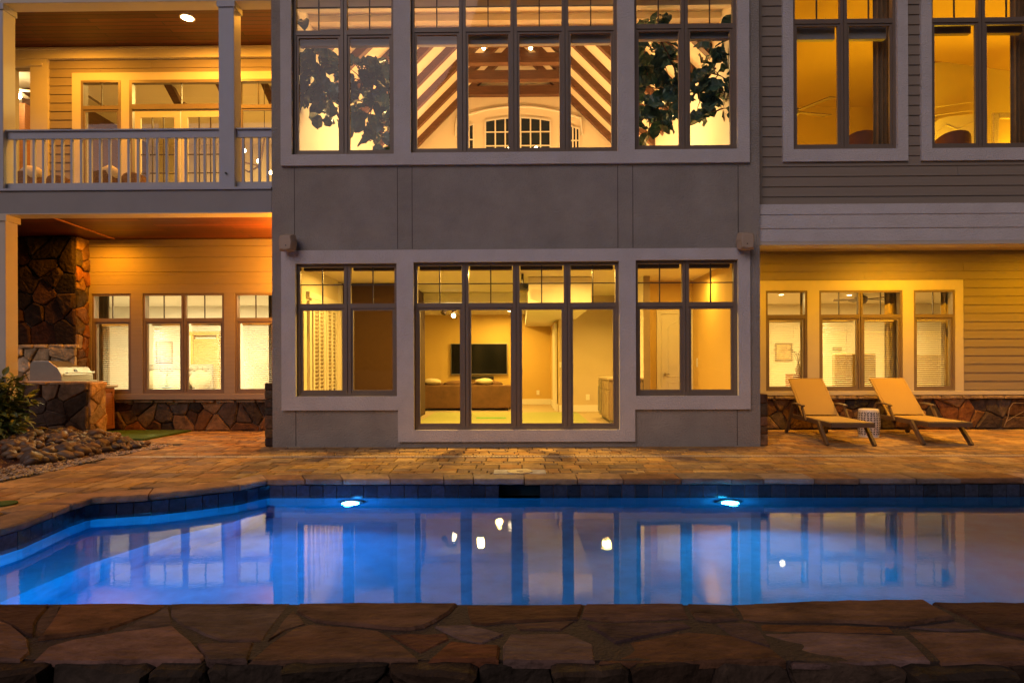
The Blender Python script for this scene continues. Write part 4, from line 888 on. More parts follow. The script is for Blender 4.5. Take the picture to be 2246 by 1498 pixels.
while len(cand) < 235 and tries < 20000:
    tries += 1; px, py = rr.uniform(15, 330), rr.uniform(925, 1022)
    lim = 1024-(px-60)*.16 if px > 60 else 1000
    top = 918+(px-40)*.215 if px > 60 else 925
    if not (top < py < lim): continue
    g = G(px, py, 0)
    # walk up the mound
    z = 0
    for _ in range(6): g = G(px, py, z); z = bedz(g[0], g[1])
    x, y = g
    if y > .9: continue
    s = rr.uniform(.042, .115)*(1 if px < 230 else .8)
    if any((x-q[0])**2+(y-q[1])**2 < (.72*(s+q[3]))**2 for q in cand): continue
    cand.append((x, y, z, s))
for k, (x, y, z, s) in enumerate(cand):
    if k < 10:
        m = MB(); m.cur = RC_[k%6]; m.blob((0,0,0), (1.25,.9,.62), 100+k, 14, 10, .22)
        o = m.build('river_stone', M['pebble'], smooth=True); o.data.transform(Matrix.Translation((0,0,0))); protos.append(o); ob = o
    else: ob = protos[k%10].copy(); col.objects.link(ob)
    ob.location = (x, y, z-.25*s+rr.uniform(0,.03)); ob.scale = (s*rr.uniform(.8,1.3), s*rr.uniform(.8,1.2), s*rr.uniform(.9,1.3)); ob.rotation_euler = (rr.uniform(-.3,.3), rr.uniform(-.3,.3), rr.uniform(0,6.28))
    tag(ob, 'smooth rounded river stone in the heap in front of the stone counter', 'river stone', 'river stones heaped in front of the stone counter')
def leafmesh(mb, p, d, up, L, W, curl=.25, n=4, rr=R, wav=0.0, obov=0):
    d = d.normalized(); s = d.cross(up).normalized(); nrm = s.cross(d).normalized(); vs = []; fs = []
    for i in range(n+1):
        t = i/n; w_ = W*.5*(max(0,math.sin(math.pi*min(1, t**.8)*.97+.05)) if not obov else max(.02,math.sin(math.pi*t**1.25*.985+.03))**.55); c = p+d*(L*t)-nrm*(curl*L*t*t)
        wv = nrm*(wav*W*math.sin(i*2.3+p.x*40))
        vs += [c-s*w_+nrm*w_*.35+wv, c-nrm*0, c+s*w_+nrm*w_*.35-wv]
    for i in range(n): fs += [(3*i,3*i+3,3*i+4,3*i+1),(3*i+1,3*i+4,3*i+5,3*i+2)]
    mb.add(vs, fs)
sx_, sy_ = -8.4, -.35
sh_ = thing('leafy_shrub', 'leafy green shrub at the left edge behind the heap of stones', 'shrub', (sx_, sy_, .2))
m = MB(); stm = MB(); rr = random.Random(51)
tips = []
for k in range(46):
    a = rr.uniform(0, 6.28); r = rr.uniform(.1, .62); z = rr.uniform(.2, 1.3); r *= (1-.5*max(0,(z-.8)/.8))
    e = Vector((sx_+r*math.cos(a), sy_+r*math.sin(a), z+.05)); b0 = Vector((sx_+.1*math.cos(a), sy_+.1*math.sin(a), .1)); mid = (b0+e)/2+Vector((0,0,.12))
    stm.tube([b0, mid, e], [.012,.008,.004], 5)
    for q in range(26):
        t = rr.uniform(.4, 1.05); p = b0.lerp(e, t)+Vector((rr.gauss(0,.06), rr.gauss(0,.06), rr.gauss(0,.06))); d = Vector((math.cos(a)+rr.gauss(0,.8), math.sin(a)+rr.gauss(0,.8), rr.gauss(.1,.5)))
        leafmesh(m, p, d, Vector((rr.gauss(0,.3),rr.gauss(0,.3),1)), rr.uniform(.13,.23), rr.uniform(.06,.095), rr.uniform(.1,.4))
m.build('foliage', M['shrubleaf'], sh_); stm.build('stem', M['bark'], sh_)
# ------------------------------------------------------------------ sun loungers
def lounger(label):
    t = thing('sun_lounger', label, 'sun lounger', (0,0,0), 'reclining sun loungers on the patio')
    W = .64; zs = .37; L = dict(local=True)
    def b(mb, n, m, p=t, **k): return mb.build(n, M[m], p, local=True, **k)
    m = MB()                                  # x across, -y foot end, +y head end
    for s in (-1, 1): m.bar((s*W/2,-1.0,zs-.03),(s*W/2,.95,zs-.03),.035,.075)
    m.bar((-W/2,-1.0,zs-.03),(W/2,-1.0,zs-.03),.04,.07); m.bar((-W/2,.3,zs-.05),(W/2,.3,zs-.05),.03,.05); m.bar((-W/2,.95,zs-.04),(W/2,.95,zs-.04),.03,.05); m.bar((-W/2,-.3,zs-.06),(W/2,-.3,zs-.06),.03,.04)
    b(m, 'frame', 'lframe', bevel=.006)
    m = MB(); n = 10
    for i in range(n): 
        y0, y1 = -.98+i*1.26/n, -.98+(i+1)*1.26/n; s0 = .018*math.sin(math.pi*i/n); s1 = .018*math.sin(math.pi*(i+1)/n)
        m.box(0,0,0,0,0,0) if False else m.add([(-W/2+.0,y0,zs+.018-s0*.2),(W/2,y0,zs+.018-s0*.2),(W/2,y1,zs+.018-s1*.2),(-W/2,y1,zs+.018-s1*.2),(-W/2,y0,zs+.008),(W/2,y0,zs+.008),(W/2,y1,zs+.008),(-W/2,y1,zs+.008)], [(0,1,2,3),(7,6,5,4),(0,4,5,1),(2,6,7,3),(0,3,7,4),(1,5,6,2)])
    b(m, 'seat', 'sling')
    yb, zb2 = .30, zs+.0; ang = math.radians(42); yt, zt2 = yb+1.0*math.cos(ang), zb2+1.0*math.sin(ang)
    m = MB()
    for s in (-1, 1): m.bar((s*(W/2-.02),yb,zb2),(s*(W/2-.02),yt,zt2),.035,.03)
    m.bar((-W/2+.02,yt,zt2),(W/2-.02,yt,zt2),.035,.03); fr = b(m, 'back_frame', 'sling', bevel=.005)
    m = MB(); a = Vector((0,yb+.015,zb2+.03)); e = Vector((0,yt,zt2)); nn = Vector((0,-math.sin(ang),math.cos(ang)))*.012; x = W/2-.04
    m.add([(-x,*(a+nn)[1:]),(x,*(a+nn)[1:]),(x,*(e+nn)[1:]),(-x,*(e+nn)[1:]),(-x,*(a)[1:]),(x,*(a)[1:]),(x,*(e)[1:]),(-x,*(e)[1:])], [(0,1,2,3),(7,6,5,4),(0,4,5,1),(2,6,7,3),(0,3,7,4),(1,5,6,2)]); b(m, 'backrest', 'sling')
    m = MB(); m.bar((-.2,yt-.1,zt2-.22),(-.2,.86,zs-.03),.02,.02); m.bar((.2,yt-.1,zt2-.22),(.2,.86,zs-.03),.02,.02); m.bar((-.2,yt-.1,zt2-.22),(.2,yt-.1,zt2-.22),.02,.02); b(m, 'back_strut', 'lframe')
    for s in (-1, 1):
        x = s*(W/2+.045)
        b(MB().bar((x,-.55,zs-.02),(x,-.93,.0),.045,.075), 'leg', 'lframe', bevel=.005)
        b(MB().bar((x,.62,zs+.20),(x,1.03,.0),.045,.075), 'leg', 'lframe', bevel=.005)
        m = MB(); m.tube([(x-.018,1.0,.055),(x+.018,1.0,.055)], .055, 14) 
        if s > 0: b(m, 'wheel', 'black')
        m = MB(); pts = [(.62,.235),(.5,.248),(.35,.25),(.2,.24),(.13,.225)]
        for p, q in zip(pts[:-1], pts[1:]): m.bar((x,p[0]+.01,zs+p[1]-.02),(x,q[0]-.005,zs+q[1]-.02),.065,.028)
        arm = b(m, 'armrest', 'lframe', bevel=.006)
        MB().bar((x,.2,zs+.2),(x,-.0,zs-.05),.03,.05).build('arm_post', M['lframe'], arm, local=True)
    return t
l1 = lounger('tan sling sun lounger on the left, between the bay wall and the pierced garden stool')
l1.location = (5.43, .93, 0); l1.rotation_euler.z = math.radians(-5)
l2 = copy_tree(l1); l2['label'] = 'tan sling sun lounger on the right side of the pierced white garden stool'; l2.location = (7.02, .99, 0); l2.rotation_euler.z = math.radians(-5)
# garden stool
gx, gyy = 6.36, 1.30
gs = thing('garden_stool', 'white ceramic garden stool pierced with a lattice pattern between the two loungers', 'stool', (gx, gyy, 0))
Hs = .50; pf = lambda z: .165+.022*math.sin(math.pi*z/Hs)
m = MB().lathe([(0,.01),(.16,.01),(.165,0)]+[(pf(Hs*k/10), Hs*k/10) for k in range(11)]+[(.15,Hs+.01),(.05,Hs+.012),(0,Hs+.012)], gx, gyy, 36); m.build('body', M['ceramic'], gs, smooth=True)
m = MB(); nrow = 5; nc = 11
def hole(pts, r0=.0025):
    v = [(gx+(pf(z)+r0)*math.cos(a), gyy+(pf(z)+r0)*math.sin(a), z) for a, z in pts]; m.add(v, [tuple(range(len(v)))])
for j in range(nrow):
    for i in range(nc):
        a = 2*math.pi*(i+.5*(j%2))/nc; z = .085+j*.082; da = math.pi/nc*.9; dz_ = .037; p = .3
        for sx2, sz2 in ((1,1),(1,-1),(-1,1),(-1,-1)):
            A = (a+sx2*da*.12, z+sz2*dz_*.12); C = (a+sx2*da*.92, z+sz2*dz_*.92); mx_, mz_ = (A[0]+C[0])/2, (A[1]+C[1])/2
            hole([A, (mx_+sx2*da*.24, mz_-sz2*dz_*.24), C, (mx_-sx2*da*.24, mz_+sz2*dz_*.24)])
for j in (.035, .462):
    for i in range(28): a = 2*math.pi*i/28; hole([(a+.03*math.cos(q), j+.0065*math.sin(q)) for q in [k*math.pi/3 for k in range(6)]])
m.build('cutout_shade', M['holes'], gs)  # dark faces laid on the solid body stand for shade inside the holes
# hose on the right stone base
m = MB(); pts = [U(p[0], p[1], 2.45) for p in ((2246,884),(2222,884),(2214,895),(2212,910),(2207,925),(2202,938))]
m.tube([(p[0],2.45,p[1]) for p in pts], .007, 6); pts = [U(p[0], p[1], 2.42) for p in ((2202,938),(2206,925),(2225,913),(2246,902))]; m.tube([(p[0],2.42,p[1]) for p in pts], .006, 6)
m.build('garden_hose', M['cab'], label='thin pale hose hanging against the stone base at the far right', cat='hose', smooth=True)
# outdoor speakers
for px, py, s, lb in ((630,532,1,'beige weatherproof speaker tilted down at the upper left corner of the lower windows'), (1636,528,-1,'beige weatherproof speaker tilted down at the upper right corner of the lower windows')):
    X, Z = U(px, py, -.2); t = thing('outdoor_speaker', lb, 'speaker', (X, -.02, Z-.13), 'pair of wall speakers')
    prof = [(-.115,-.13),(-.125,.05),(-.11,.13),(.0,.15),(.10,.14),(.125,.03),(.11,-.12),(.0,-.145)]
    def sp(y, k, dz=0, dx=0): return [(X+dx+p[0]*k*1.0*s, y, Z+dz+p[1]*k) for p in prof]
    m = MB(); rings = [sp(-.03,.55), sp(-.06,.85,.005), sp(-.12,1.0), sp(-.20,.98,-.01,-.01*s), sp(-.245,.86,-.015,-.012*s)]; vs = sum(rings, []); n = 8
    m.add(vs, [(a*n+i,a*n+(i+1)%n,(a+1)*n+(i+1)%n,(a+1)*n+i) for a in range(4) for i in range(n)]+[tuple(range(n))[::-1]]); m.build('cabinet', M['plastic'], t, smooth=False, bevel=.008)
    m = MB(); v = sp(-.247,.84,-.015,-.012*s); v2 = sp(-.262,.7,-.017,-.012*s); m.add(v+v2, [(i,(i+1)%n,n+(i+1)%n,n+i) for i in range(n)]+[tuple(range(n,2*n))]); m.build('grille', M['plastic'], t, plabel='darker perforated speaker grille')
    MB().tube([(X,-.262,Z-.06),(X,-.27,Z-.06)], .009, 10).build('badge', M['black'], t)
    MB().bar((X,.0,Z),(X,-.05,Z),.06,.06).build('bracket', M['plastic'], t)
# ------------------------------------------------------------------ interior things
def fig_tree(label, X, Y, zbase, cl, lean, seed, trunks):
    rr = random.Random(seed); t = thing('fiddle_leaf_fig', label, 'potted tree', (X, Y, zbase), 'tall potted fig trees inside the upper windows')
    m = MB()
    for pts in trunks: m.tube(pts, [.028-.018*i/len(pts) for i in range(len(pts))], 7)
    lm = MB()
    for (cx_, cz_, rx_, rz_, n) in cl:
        for k in range(max(3, int(n*1.15))):
            a = rr.uniform(0, 6.28); u = rr.uniform(.15, 1)**.6; p = Vector((cx_+rx_*u*math.cos(a), Y+rr.uniform(-.35,.3), cz_+rz_*u*math.sin(a)))
            d = Vector((math.cos(a)+rr.gauss(0,.5), rr.gauss(-.2,.6), math.sin(a)*.6+rr.gauss(-.35,.5)))
            leafmesh(lm, p, d, Vector((rr.gauss(0,.5), rr.gauss(-.9,.5), .7)), rr.uniform(.24,.40), rr.uniform(.19,.31), rr.uniform(.1,.5), 7, wav=.09, obov=1)
            if k%3 == 0: c0 = Vector((cx_, Y, cz_)); m.tube([c0, (c0+p)/2+Vector((0,0,.03)), p], [.011,.008,.005], 5)
    m.build('trunk', M['bark'], t); lm.build('foliage', M['leaf'], t)
    MB().lathe([(.0,zbase),(.2,zbase),(.26,zbase+.4),(.24,zbase+.42),(.0,zbase+.38)], X, Y, 18).build('pot', M['cab'], t)
def C(px, py, Y): return U(px, py, Y)
Yf = .85
def cl_(L): 
    o = []
    for px, py, rx, ry, n in L: x, z = C(px, py, Yf); k = (Yf+10)/FPX; o.append((x, z, rx*k, ry*k, n))
    return o
def tk(L): return [tuple((C(px,py,Yf)[0], Yf, C(px,py,Yf)[1])) for px, py in L]
xa0 = C(765,338,Yf)[0]
fig_tree('dark-leaved fig tree behind the left upper window of the bay', xa0, Yf, 4.3, cl_([(682,125,30,22,12),(700,150,34,30,14),(715,195,38,26,16),(720,240,26,28,14),(785,150,26,36,12),(800,185,34,30,15),(850,140,22,28,8),(845,185,22,30,10),(815,240,34,28,15),(835,290,26,34,14),(672,205,10,24,5),(690,95,22,9,4)]), 0, 5, [tk([(765,440),(766,340),(768,260),(790,200),(800,150)]), tk([(766,330),(745,260),(715,200),(695,140)])])
fig_tree('dark-leaved fig tree behind the right upper window of the bay', C(1490,338,Yf)[0], Yf, 4.3, cl_([(1430,115,30,24,14),(1455,140,28,24,12),(1420,165,16,16,6),(1440,195,32,28,16),(1455,235,34,26,14),(1425,270,24,22,9),(1560,125,20,16,6),(1585,110,18,22,6),(1575,165,36,28,16),(1590,205,24,26,12),(1570,245,34,16,10),(1535,225,16,18,6),(1410,105,18,8,4),(1435,38,16,12,4)]), 0, 9, [tk([(1489,440),(1490,330),(1492,230),(1480,150),(1450,90),(1437,45)]), tk([(1491,260),(1530,195),(1570,150)])])
# television, soundbar, sofa
x0, z0 = U(989,822,YB-.06); x1, z1 = U(1113,753,YB-.06)
t = thing('television', 'large black flat television mounted on the gold back wall', 'television', ((x0+x1)/2, YB-.03, z0))
B(x0, x1, YB-.08, YB-.02, z0, z1).build('bezel', M['steel'], t, bevel=.004); B(x0+.02, x1-.02, YB-.086, YB-.0805, z0+.03, z1-.02).build('screen', M['screen'], t); B((x0+x1)/2-.2, (x0+x1)/2+.2, YB-.019, YB-.002, z0+.3, z1-.3).build('wall_mount', M['black'], t)
a, zA = U(1030,833,YB-.1); b_, zB = U(1083,825,YB-.1)
MB().box(a, b_, YB-.13, YB-.01, zA, zB).build('soundbar', M['black'], label='slim dark soundbar on the wall under the television', cat='speaker', bevel=.01)
YS = 6.3; sx0, sx1 = U(925,870,YS)[0]-.5, U(1122,870,YS)[0]; zsf = U(1000,845,YS)[1]
t = thing('sofa', 'long brown velvet sofa seen from behind, facing the television', 'sofa', ((sx0+sx1)/2, YS+.5, FZ))
B(sx0, sx1, YS, YS+.25, FZ+.06, zsf).build('backrest', M['sofa'], t, bevel=.03); B(sx0, sx1, YS+.25, YS+1.0, FZ+.06, FZ+.42).build('seat', M['sofa'], t, bevel=.04)
for x in (sx0+.02, sx1-.2): B(x, x+.18, YS+.25, YS+1.0, FZ+.42, FZ+.6).build('armrest', M['sofa'], t, bevel=.04)
for x in (sx0+.1, sx1-.15):
    for y in (YS+.06, YS+.85): B(x, x+.06, y, y+.06, FZ, FZ+.06).build('leg', M['black'], t)
for i in range(3): xx = sx0+.35+i*(sx1-sx0-.5)/3; MB().blob((xx+.3, YS+.36, zsf+.02), (.42,.16,.1), 60+i, 16, 8, .08).build('back_cushion', M['sofa'], t, smooth=True)
for px, lb in ((945,'cream cushion lying on the left end of the sofa back'),(1062,'cream cushion lying on the right half of the sofa back')):
    X = U(px,840,YS)[0]; MB().blob((X, YS+.2, zsf+.09), (.26,.14,.085), px, 16, 8, .12).build('cushion', M['cushion'], label=lb, cat='cushion', group='cushions on the sofa back', smooth=True)
# bar cabinet
bx0, by0, by1 = UX(1325,2.4,900), 2.42, 4.1; bx0 = U(1338,930,by0)[0]; bz = UZ(829,2.4,1350)
t = thing('bar_cabinet', 'greige bar cabinet with stone top and a wine cooler end, right of the middle window', 'cabinet', ((bx0+xw)/2, 3.2, FZ))
B(bx0, xw-.015, by0, by1, FZ+.09, bz-.045).build('carcass', M['cab'], t); B(bx0+.06, xw-.03, by0+.02, by1, FZ, FZ+.09).build('toe_kick', M['black'], t)
B(bx0-.03, xw-.002, by0-.03, by1+.03, bz-.044, bz).build('counter_top', M['granite'], t, bevel=.006)
for k in range(3):
    y0 = by0+.05+k*.36; m = MB()
    for (za, zb_2) in ((FZ+.13, bz-.27), (bz-.24, bz-.08)): m.box(bx0-.018, bx0-.001, y0, y0+.33, za, zb_2); m.box(bx0-.024, bx0-.0185, y0+.05, y0+.28, za+.04, zb_2-.04)
    m.build('cabinet_door', M['cab'], t, bevel=.003)
B(bx0-.02, bx0-.001, by0+1.16, by1-.04, FZ+.12, bz-.08).build('wine_cooler_door', M['steel'], t); MB().tube([(bx0-.07,by0+1.24,FZ+.2),(bx0-.07,by0+1.24,bz-.2)], .014).build('handle', M['steel'], t)
# outlets, switches
def plate(px, py, Y, w_, h_, lb, nx=None):
    X, Z = U(px, py, Y)
    if nx is None: B(X-w_, X+w_, Y-.012, Y-.002, Z-h_, Z+h_).build('wall_plate', M['white'], label=lb, cat='switch plate', bevel=.002)
    else: B(nx-.012, nx-.001, Y-w_, Y+w_, Z-h_, Z+h_).build('wall_plate', M['white'], label=lb, cat='switch plate', bevel=.002)
plate(1180,861,YB,.045,.07,'small white outlet low on the gold wall to the right of the sofa'); plate(1289,871,5.9,.05,.075,'small white outlet low on the tan wall left of the bar cabinet'); plate(1231,800,5.9,.05,.07,'small white switch plate on the tan wall near its left corner')
xs_, zs2_ = U(1543,795,2.75); plate(1543,795,2.75,.04,.09,'narrow white switch plate on the gold side wall right of the panelled door',IX1-.02)
# putting mat rug + green rug
m = MB(); P4 = [U(0,0,0)]
B(-2.15, 1.45, 1.0, 5.6, FZ+.002, FZ+.012).build('area_rug', M['turf'] if False else mat('olive_rug', (.34,.36,.13), .95, .1, 30, .4, 200), label='olive green rug on the floor just inside the middle lower window', cat='rug')
a = G(1045, 918, FZ); b_ = G(1110, 918, FZ); B(a[0], b_[0], a[1]-.12, a[1]+.12, FZ+.013, FZ+.02).build('putting_strip', mat('green_putting', (.14,.42,.08), .9, .1), label='short bright green putting strip on the olive rug', cat='mat')
# track light + projector + smoke detector
X, Z = U(990,684,5.5); zc3 = 2.86
t = thing('spotlight_cluster', 'bronze ceiling spotlight cluster with one lit bulb above the sofa', 'ceiling light', (X, 5.5, zc3))
MB().lathe([(0,zc3-.035),(.13,zc3-.03),(.13,zc3-.001),(0,zc3-.001)], X, 5.5, 18).build('canopy', M['black'], t)
for dx, mmn in ((-.09,'black'),(.04,'bulb')):
    MB().tube([(X+dx,5.5,zc3-.03),(X+dx*1.3,5.46,zc3-.12)], .012).tube([(X+dx*1.3,5.46,zc3-.1),(X+dx*2.2,5.38,zc3-.24)], [.04,.075], 12).build('spot_head', M['lframe'], t)
X2, Z2 = U(995,692,5.3); MB().blob((X2,5.28,Z2-.01), (.05,.05,.05), 3, 12, 8, 0).build('bulb', M['bulb'], t, smooth=True)
X, Z = U(1146,629,1.9)
t = thing('projector', 'black ceiling projector hanging in the top of the middle lower window', 'projector', (X, 1.9, Z-.1))
B(X-.14, X+.12, 1.8, 2.05, Z-.08, Z+.06).build('body', M['black'], t, bevel=.012); MB().tube([(X,1.92,Z+.06),(X,1.92,3.09)], .025).build('ceiling_pole', M['black'], t)
MB().tube([(X+.06,1.8,Z-.0),(X+.06,1.77,Z)], .045, 14).build('lens', M['screen'], t)
def downlight(X, Y, Z, r, lb, m_='lamp', nm='recessed_downlight'):
    t = thing(nm, lb, 'downlight', (X, Y, Z))
    MB().lathe([(r,Z-.012),(r*1.25,Z-.012),(r*1.25,Z-.001),(r,Z-.001)], X, Y, 24).build('trim_ring', M['white'], t)
    MB().lathe([(0,Z-.006),(r,Z-.006),(r,Z-.002)], X, Y, 24).build('lens', M[m_], t)
def at_z(px, py, z): r = ray(px, py); t_ = (z-CAMH)/r[2]; return r[0]*t_, -10+r[1]*t_
X, Y = at_z(411, 40, UZC); downlight(X, Y, UZC+.004, .11, 'glowing round downlight in the brown board ceiling over the balcony')
BALC = (X, Y)
X, Y = at_z(1118, 682, 2.86); downlight(X, Y, 2.86, .07, 'small lit downlight in the ceiling above the television')
X, Z = U(40,214,4.0); t = thing('globe_lamp', 'bright globe ceiling lamp in the nook at the far left of the balcony', 'ceiling light', (X,3.9,Z))
MB().blob((X,3.9,Z), (.13,.13,.075), 2, 16, 10, 0).build('globe', M['bulb'], t, smooth=True); MB().tube([(X,3.9,Z+.07),(X,3.9,Z+.3)], .02).build('stem', M['black'], t)
m = MB()
for a in (0.4, 1.8, 3.4, 4.7): m.bar((X+.1*math.cos(a),3.9+.1*math.sin(a),Z+.14),(X+.55*math.cos(a),3.9+.55*math.sin(a),Z+.16),.13,.012)
m.build('fan_blade', M['slat'], t)
# great-room spots on the collar beams + low sconces
for px, py, lb in ((1061,106,'lit spotlight on a roof beam, left of the ridge in the great room'),(1164,106,'lit spotlight on a roof beam, right of the ridge in the great room')):
    X, Z = U(px, py, 6.6); t = thing('beam_spotlight', lb, 'spotlight', (X, 6.6, Z), 'spotlights on the roof beams')
    MB().blob((X,6.6,Z), (.05,.05,.05), 1, 12, 8, 0).build('bulb', M['bulb'], t, smooth=True); MB().tube([(X,6.6,Z+.04),(X+.02,6.72,Z+.12)], .03, 8).build('spot_head', M['lframe'], t)
for px, py, lb in ((1117,327,'small lit chandelier bulb at the sill, left of the centre mullion'),(1176,326,'small lit chandelier bulb at the sill, right of the centre mullion')):
    X, Z = U(px, py, 5.0); t = thing('chandelier_candle', lb, 'bulb', (X, 5.0, Z-.2)); MB().blob((X,5.0,Z), (.035,.035,.05), 1, 10, 8, 0).build('bulb', M['bulb'], t, smooth=True)
    MB().tube([(X,5.0,Z-.05),(X,5.0,Z-.6)], .014).build('candle_stem', M['white'], t)
# roller shades in the upper windows
def shades(W, ncol, z0p, z1p, Y, mm_, lab, mul=.055):
    cw = (W[1]-W[0])/ncol
    for i in range(ncol):
        x0, x1 = W[0]+cw*i+.07, W[0]+cw*(i+1)-.07
        MB().box(x0, x1, Y, Y+.09, z1p, z0p).build('roller_shade', M[mm_], label=lab(i), cat='roller shade', group='rolled-up window shades', bevel=.01)
od = ['leftmost', 'second from left', 'third from left', 'rightmost']
shades(UL, 2, UZ(74,.14), UZ(97,.14), .14, 'shade', lambda i: f'grey rolled-up shade at the top of the {"left" if i==0 else "right"} sash of the upper left bay window')
shades(UC, 4, UZ(74,.14), UZ(97,.14), .14, 'shade', lambda i: f'grey rolled-up shade in the {od[i]} sash of the big upper centre window')
shades(UR, 2, UZ(70,.14), UZ(90,.14), .14, 'shade', lambda i: f'grey rolled-up shade at the top of the {"left" if i==0 else "right"} sash of the upper right bay window')
shades(W1, 2, UZ(62,.32), UZ(94,.32), YR+.16, 'shade', lambda i: f'rolled-up shade in the {"left" if i==0 else "right"} sash of the first upper window, right wing')
shades(W2, 2, UZ(60,.32), UZ(84,.32), YR+.16, 'shadebr', lambda i: f'dark rolled-up shade in the {"left" if i==0 else "right"} sash of the window at the far upper right')
shades(LL, 2, UZ(580,.14), UZ(592,.14), .14, 'shadebr', lambda i: f'dark shade roll at the top of the {"left" if i==0 else "right"} pane of the lower left bay window')
shades(LC, 4, UZ(580,.14), UZ(592,.14), .14, 'shadebr', lambda i: f'dark shade roll in the {od[i]} pane of the lower centre window')
shades(LR, 2, UZ(578,.14), UZ(590,.14), .14, 'shadebr', lambda i: f'dark shade roll at the top of the {"left" if i==0 else "right"} pane of the lower right bay window')
# blinds
def blind(x0, x1, z0, z1, Y, lb, grp, tilt=.35):
    t = thing('window_blind', lb, 'blind', ((x0+x1)/2, Y, z0), grp)
    m = MB(); z = z0+.03; 
    while z < z1-.05: m.add([(x0,Y-.022,z),(x1,Y-.022,z),(x1,Y+.022,z+.044*tilt),(x0,Y+.022,z+.044*tilt)], [(0,1,2,3)]); z += .043
    m.build('slats', M['slat'], t); B(x0, x1, Y-.028, Y+.028, z1-.05, z1).build('head_rail', M['slat'], t); B(x0, x1, Y-.02, Y+.02, z0, z0+.02).build('bottom_rail', M['slat'], t)
    m = MB()
    for f in (.18, .82): x = x0+(x1-x0)*f; m.tube([(x,Y-.026,z0),(x,Y-.026,z1-.05)], .0022, 4)
    m.build('ladder_cord', M['slat'], t)
gl_, gr_ = 'slatted blinds in the left wing windows', 'slatted blinds in the right wing windows'
blind(LA[0]+.05, LA[1]-.05, zs2+.05, ztr2-.06, YL+.24, 'cream slatted blind nearest the cedar cabinet, left window of the left wing', gl_)
mB = (LB[0]+LB[1])/2
blind(LB[0]+.05, mB-.04, zs2+.05, ztr2-.06, YL+.24, 'cream slatted blind in the left half of the double window in the left wing', gl_)
blind(mB+.04, LB[1]-.05, zs2+.05, ztr2-.06, YL+.24, 'cream slatted blind in the right half of the double window in the left wing', gl_)
blind(LCx[0]+.05, LCx[1]-.05, zs2+.05, ztr2-.06, YL+.24, 'cream slatted blind beside the stucco bay, right window of the left wing', gl_)
blind(RA[0]+.05, RA[1]-.05, zs1+.05, ztr1-.06, YW+.24, 'slatted blind in the right wing window nearest the stucco bay', gr_, .25)
mB = (RB[0]+RB[1])/2
blind(RB[0]+.05, mB-.04, zs1+.05, ztr1-.06, YW+.24, 'slatted blind in the left half of the double window behind the loungers', gr_, .25)
blind(mB+.04, RB[1]-.05, zs1+.05, ztr1-.06, YW+.24, 'slatted blind in the right half of the double window behind the loungers', gr_, .25)
blind(RC[0]+.05, RC[1]-.05, zs1+.05, ztr1-.06, YW+.24, 'slatted blind in the rightmost window of the right wing', gr_, .25)
# curtains
def curtain(x0, x1, Y, z0, z1, lb, m_='curtainlight', amp=.035, waves=5, flare=0):
    m = MB(); n = waves*8; vs = []
    for j in (0, 1, 2, 3):
        z = z0+(z1-z0)*j/3; k = 1+flare*(1-j/3)
        for i in range(n+1):
            u = i/n; vs.append((x0+(x1-x0)*u*k, Y+amp*math.sin(u*waves*6.283)*(1+.3*math.sin(7*u)), z))
    fs = [(j*(n+1)+i, j*(n+1)+i+1, (j+1)*(n+1)+i+1, (j+1)*(n+1)+i) for j in range(3) for i in range(n)]
    m.add(vs, fs); o = m.build('curtain', M[m_], label=lb, cat='curtain', smooth=True); s_ = o.modifiers.new('thickness', 'SOLIDIFY'); s_.thickness = .004
curtain(UX(212,2.95), UX(240,2.95), 2.95, FZ, 2.9, 'dark grey-green curtain at the left of the cedar cabinet window', 'curtain', waves=3)
curtain(UX(589,2.95), UX(612,2.95), 2.95, FZ, 2.9, 'dark curtain edge beside the stucco bay in the left wing', 'curtain', waves=2)
curtain(UX(1940,2.95), UX(1984,2.95), 2.95, FZ, 2.9, 'beige gathered curtain in the right half of the double window behind the loungers', waves=4)
curtain(UX(2064,2.95), UX(2092,2.95), 2.95, FZ, 2.9, 'beige gathered curtain in the rightmost window of the right wing', waves=3)
curtain(UX(1755,2.95), UX(1775,2.95), 2.95, FZ, 2.9, 'narrow beige curtain in the right wing window nearest the bay', waves=2)
curtain(UX(1921,.5), UX(1962,.5), .55, 4.4, 7.9, 'heavy brown curtain in the first upper window of the right wing', 'curtain', waves=4)
curtain(UX(2224,.5), UX(2262,.5), .55, 4.4, 7.9, 'heavy dark brown curtain at the far upper right window', 'curtain', waves=4)
# ceiling fans
def fan(X, Y, Z, zc_, lb, blades, R_=.62, rod=True):
    t = thing('ceiling_fan', lb, 'ceiling fan', (X, Y, Z), 'dark ceiling fans')
    MB().lathe([(0,Z-.1),(.06,Z-.09),(.1,Z-.03),(.1,Z+.05),(.04,Z+.09),(.02,Z+.1)], X, Y, 18).build('motor', M['lframe'], t, smooth=True)
    MB().tube([(X,Y,Z+.08),(X,Y,zc_)], .014).build('down_rod', M['lframe'], t)
    for k in range(blades):
        a = 2*math.pi*k/blades+.25; m = MB(); c, s = math.cos(a), math.sin(a); w_ = .065
        w_ = .065 if Z < 4 else .10; P0 = [(X+c*.1-s*w_*.6, Y+s*.1+c*w_*.6, Z+.01), (X+c*.1+s*w_*.6, Y+s*.1-c*w_*.6, Z-.01), (X+c*R_+s*w_, Y+s*R_-c*w_, Z-.015), (X+c*R_-s*w_, Y+s*R_+c*w_, Z+.02)]
        m.add(P0+[(p[0],p[1],p[2]+.012) for p in P0], [(0,1,2,3),(7,6,5,4),(0,4,5,1),(1,5,6,2),(2,6,7,3),(3,7,4,0)]); m.build('blade', M['lframe'], t)
X, Z = U(1893,657,4.6); fan(X, 4.6, Z, CZ, 'dark ceiling fan inside the double window behind the loungers', 5, .62)
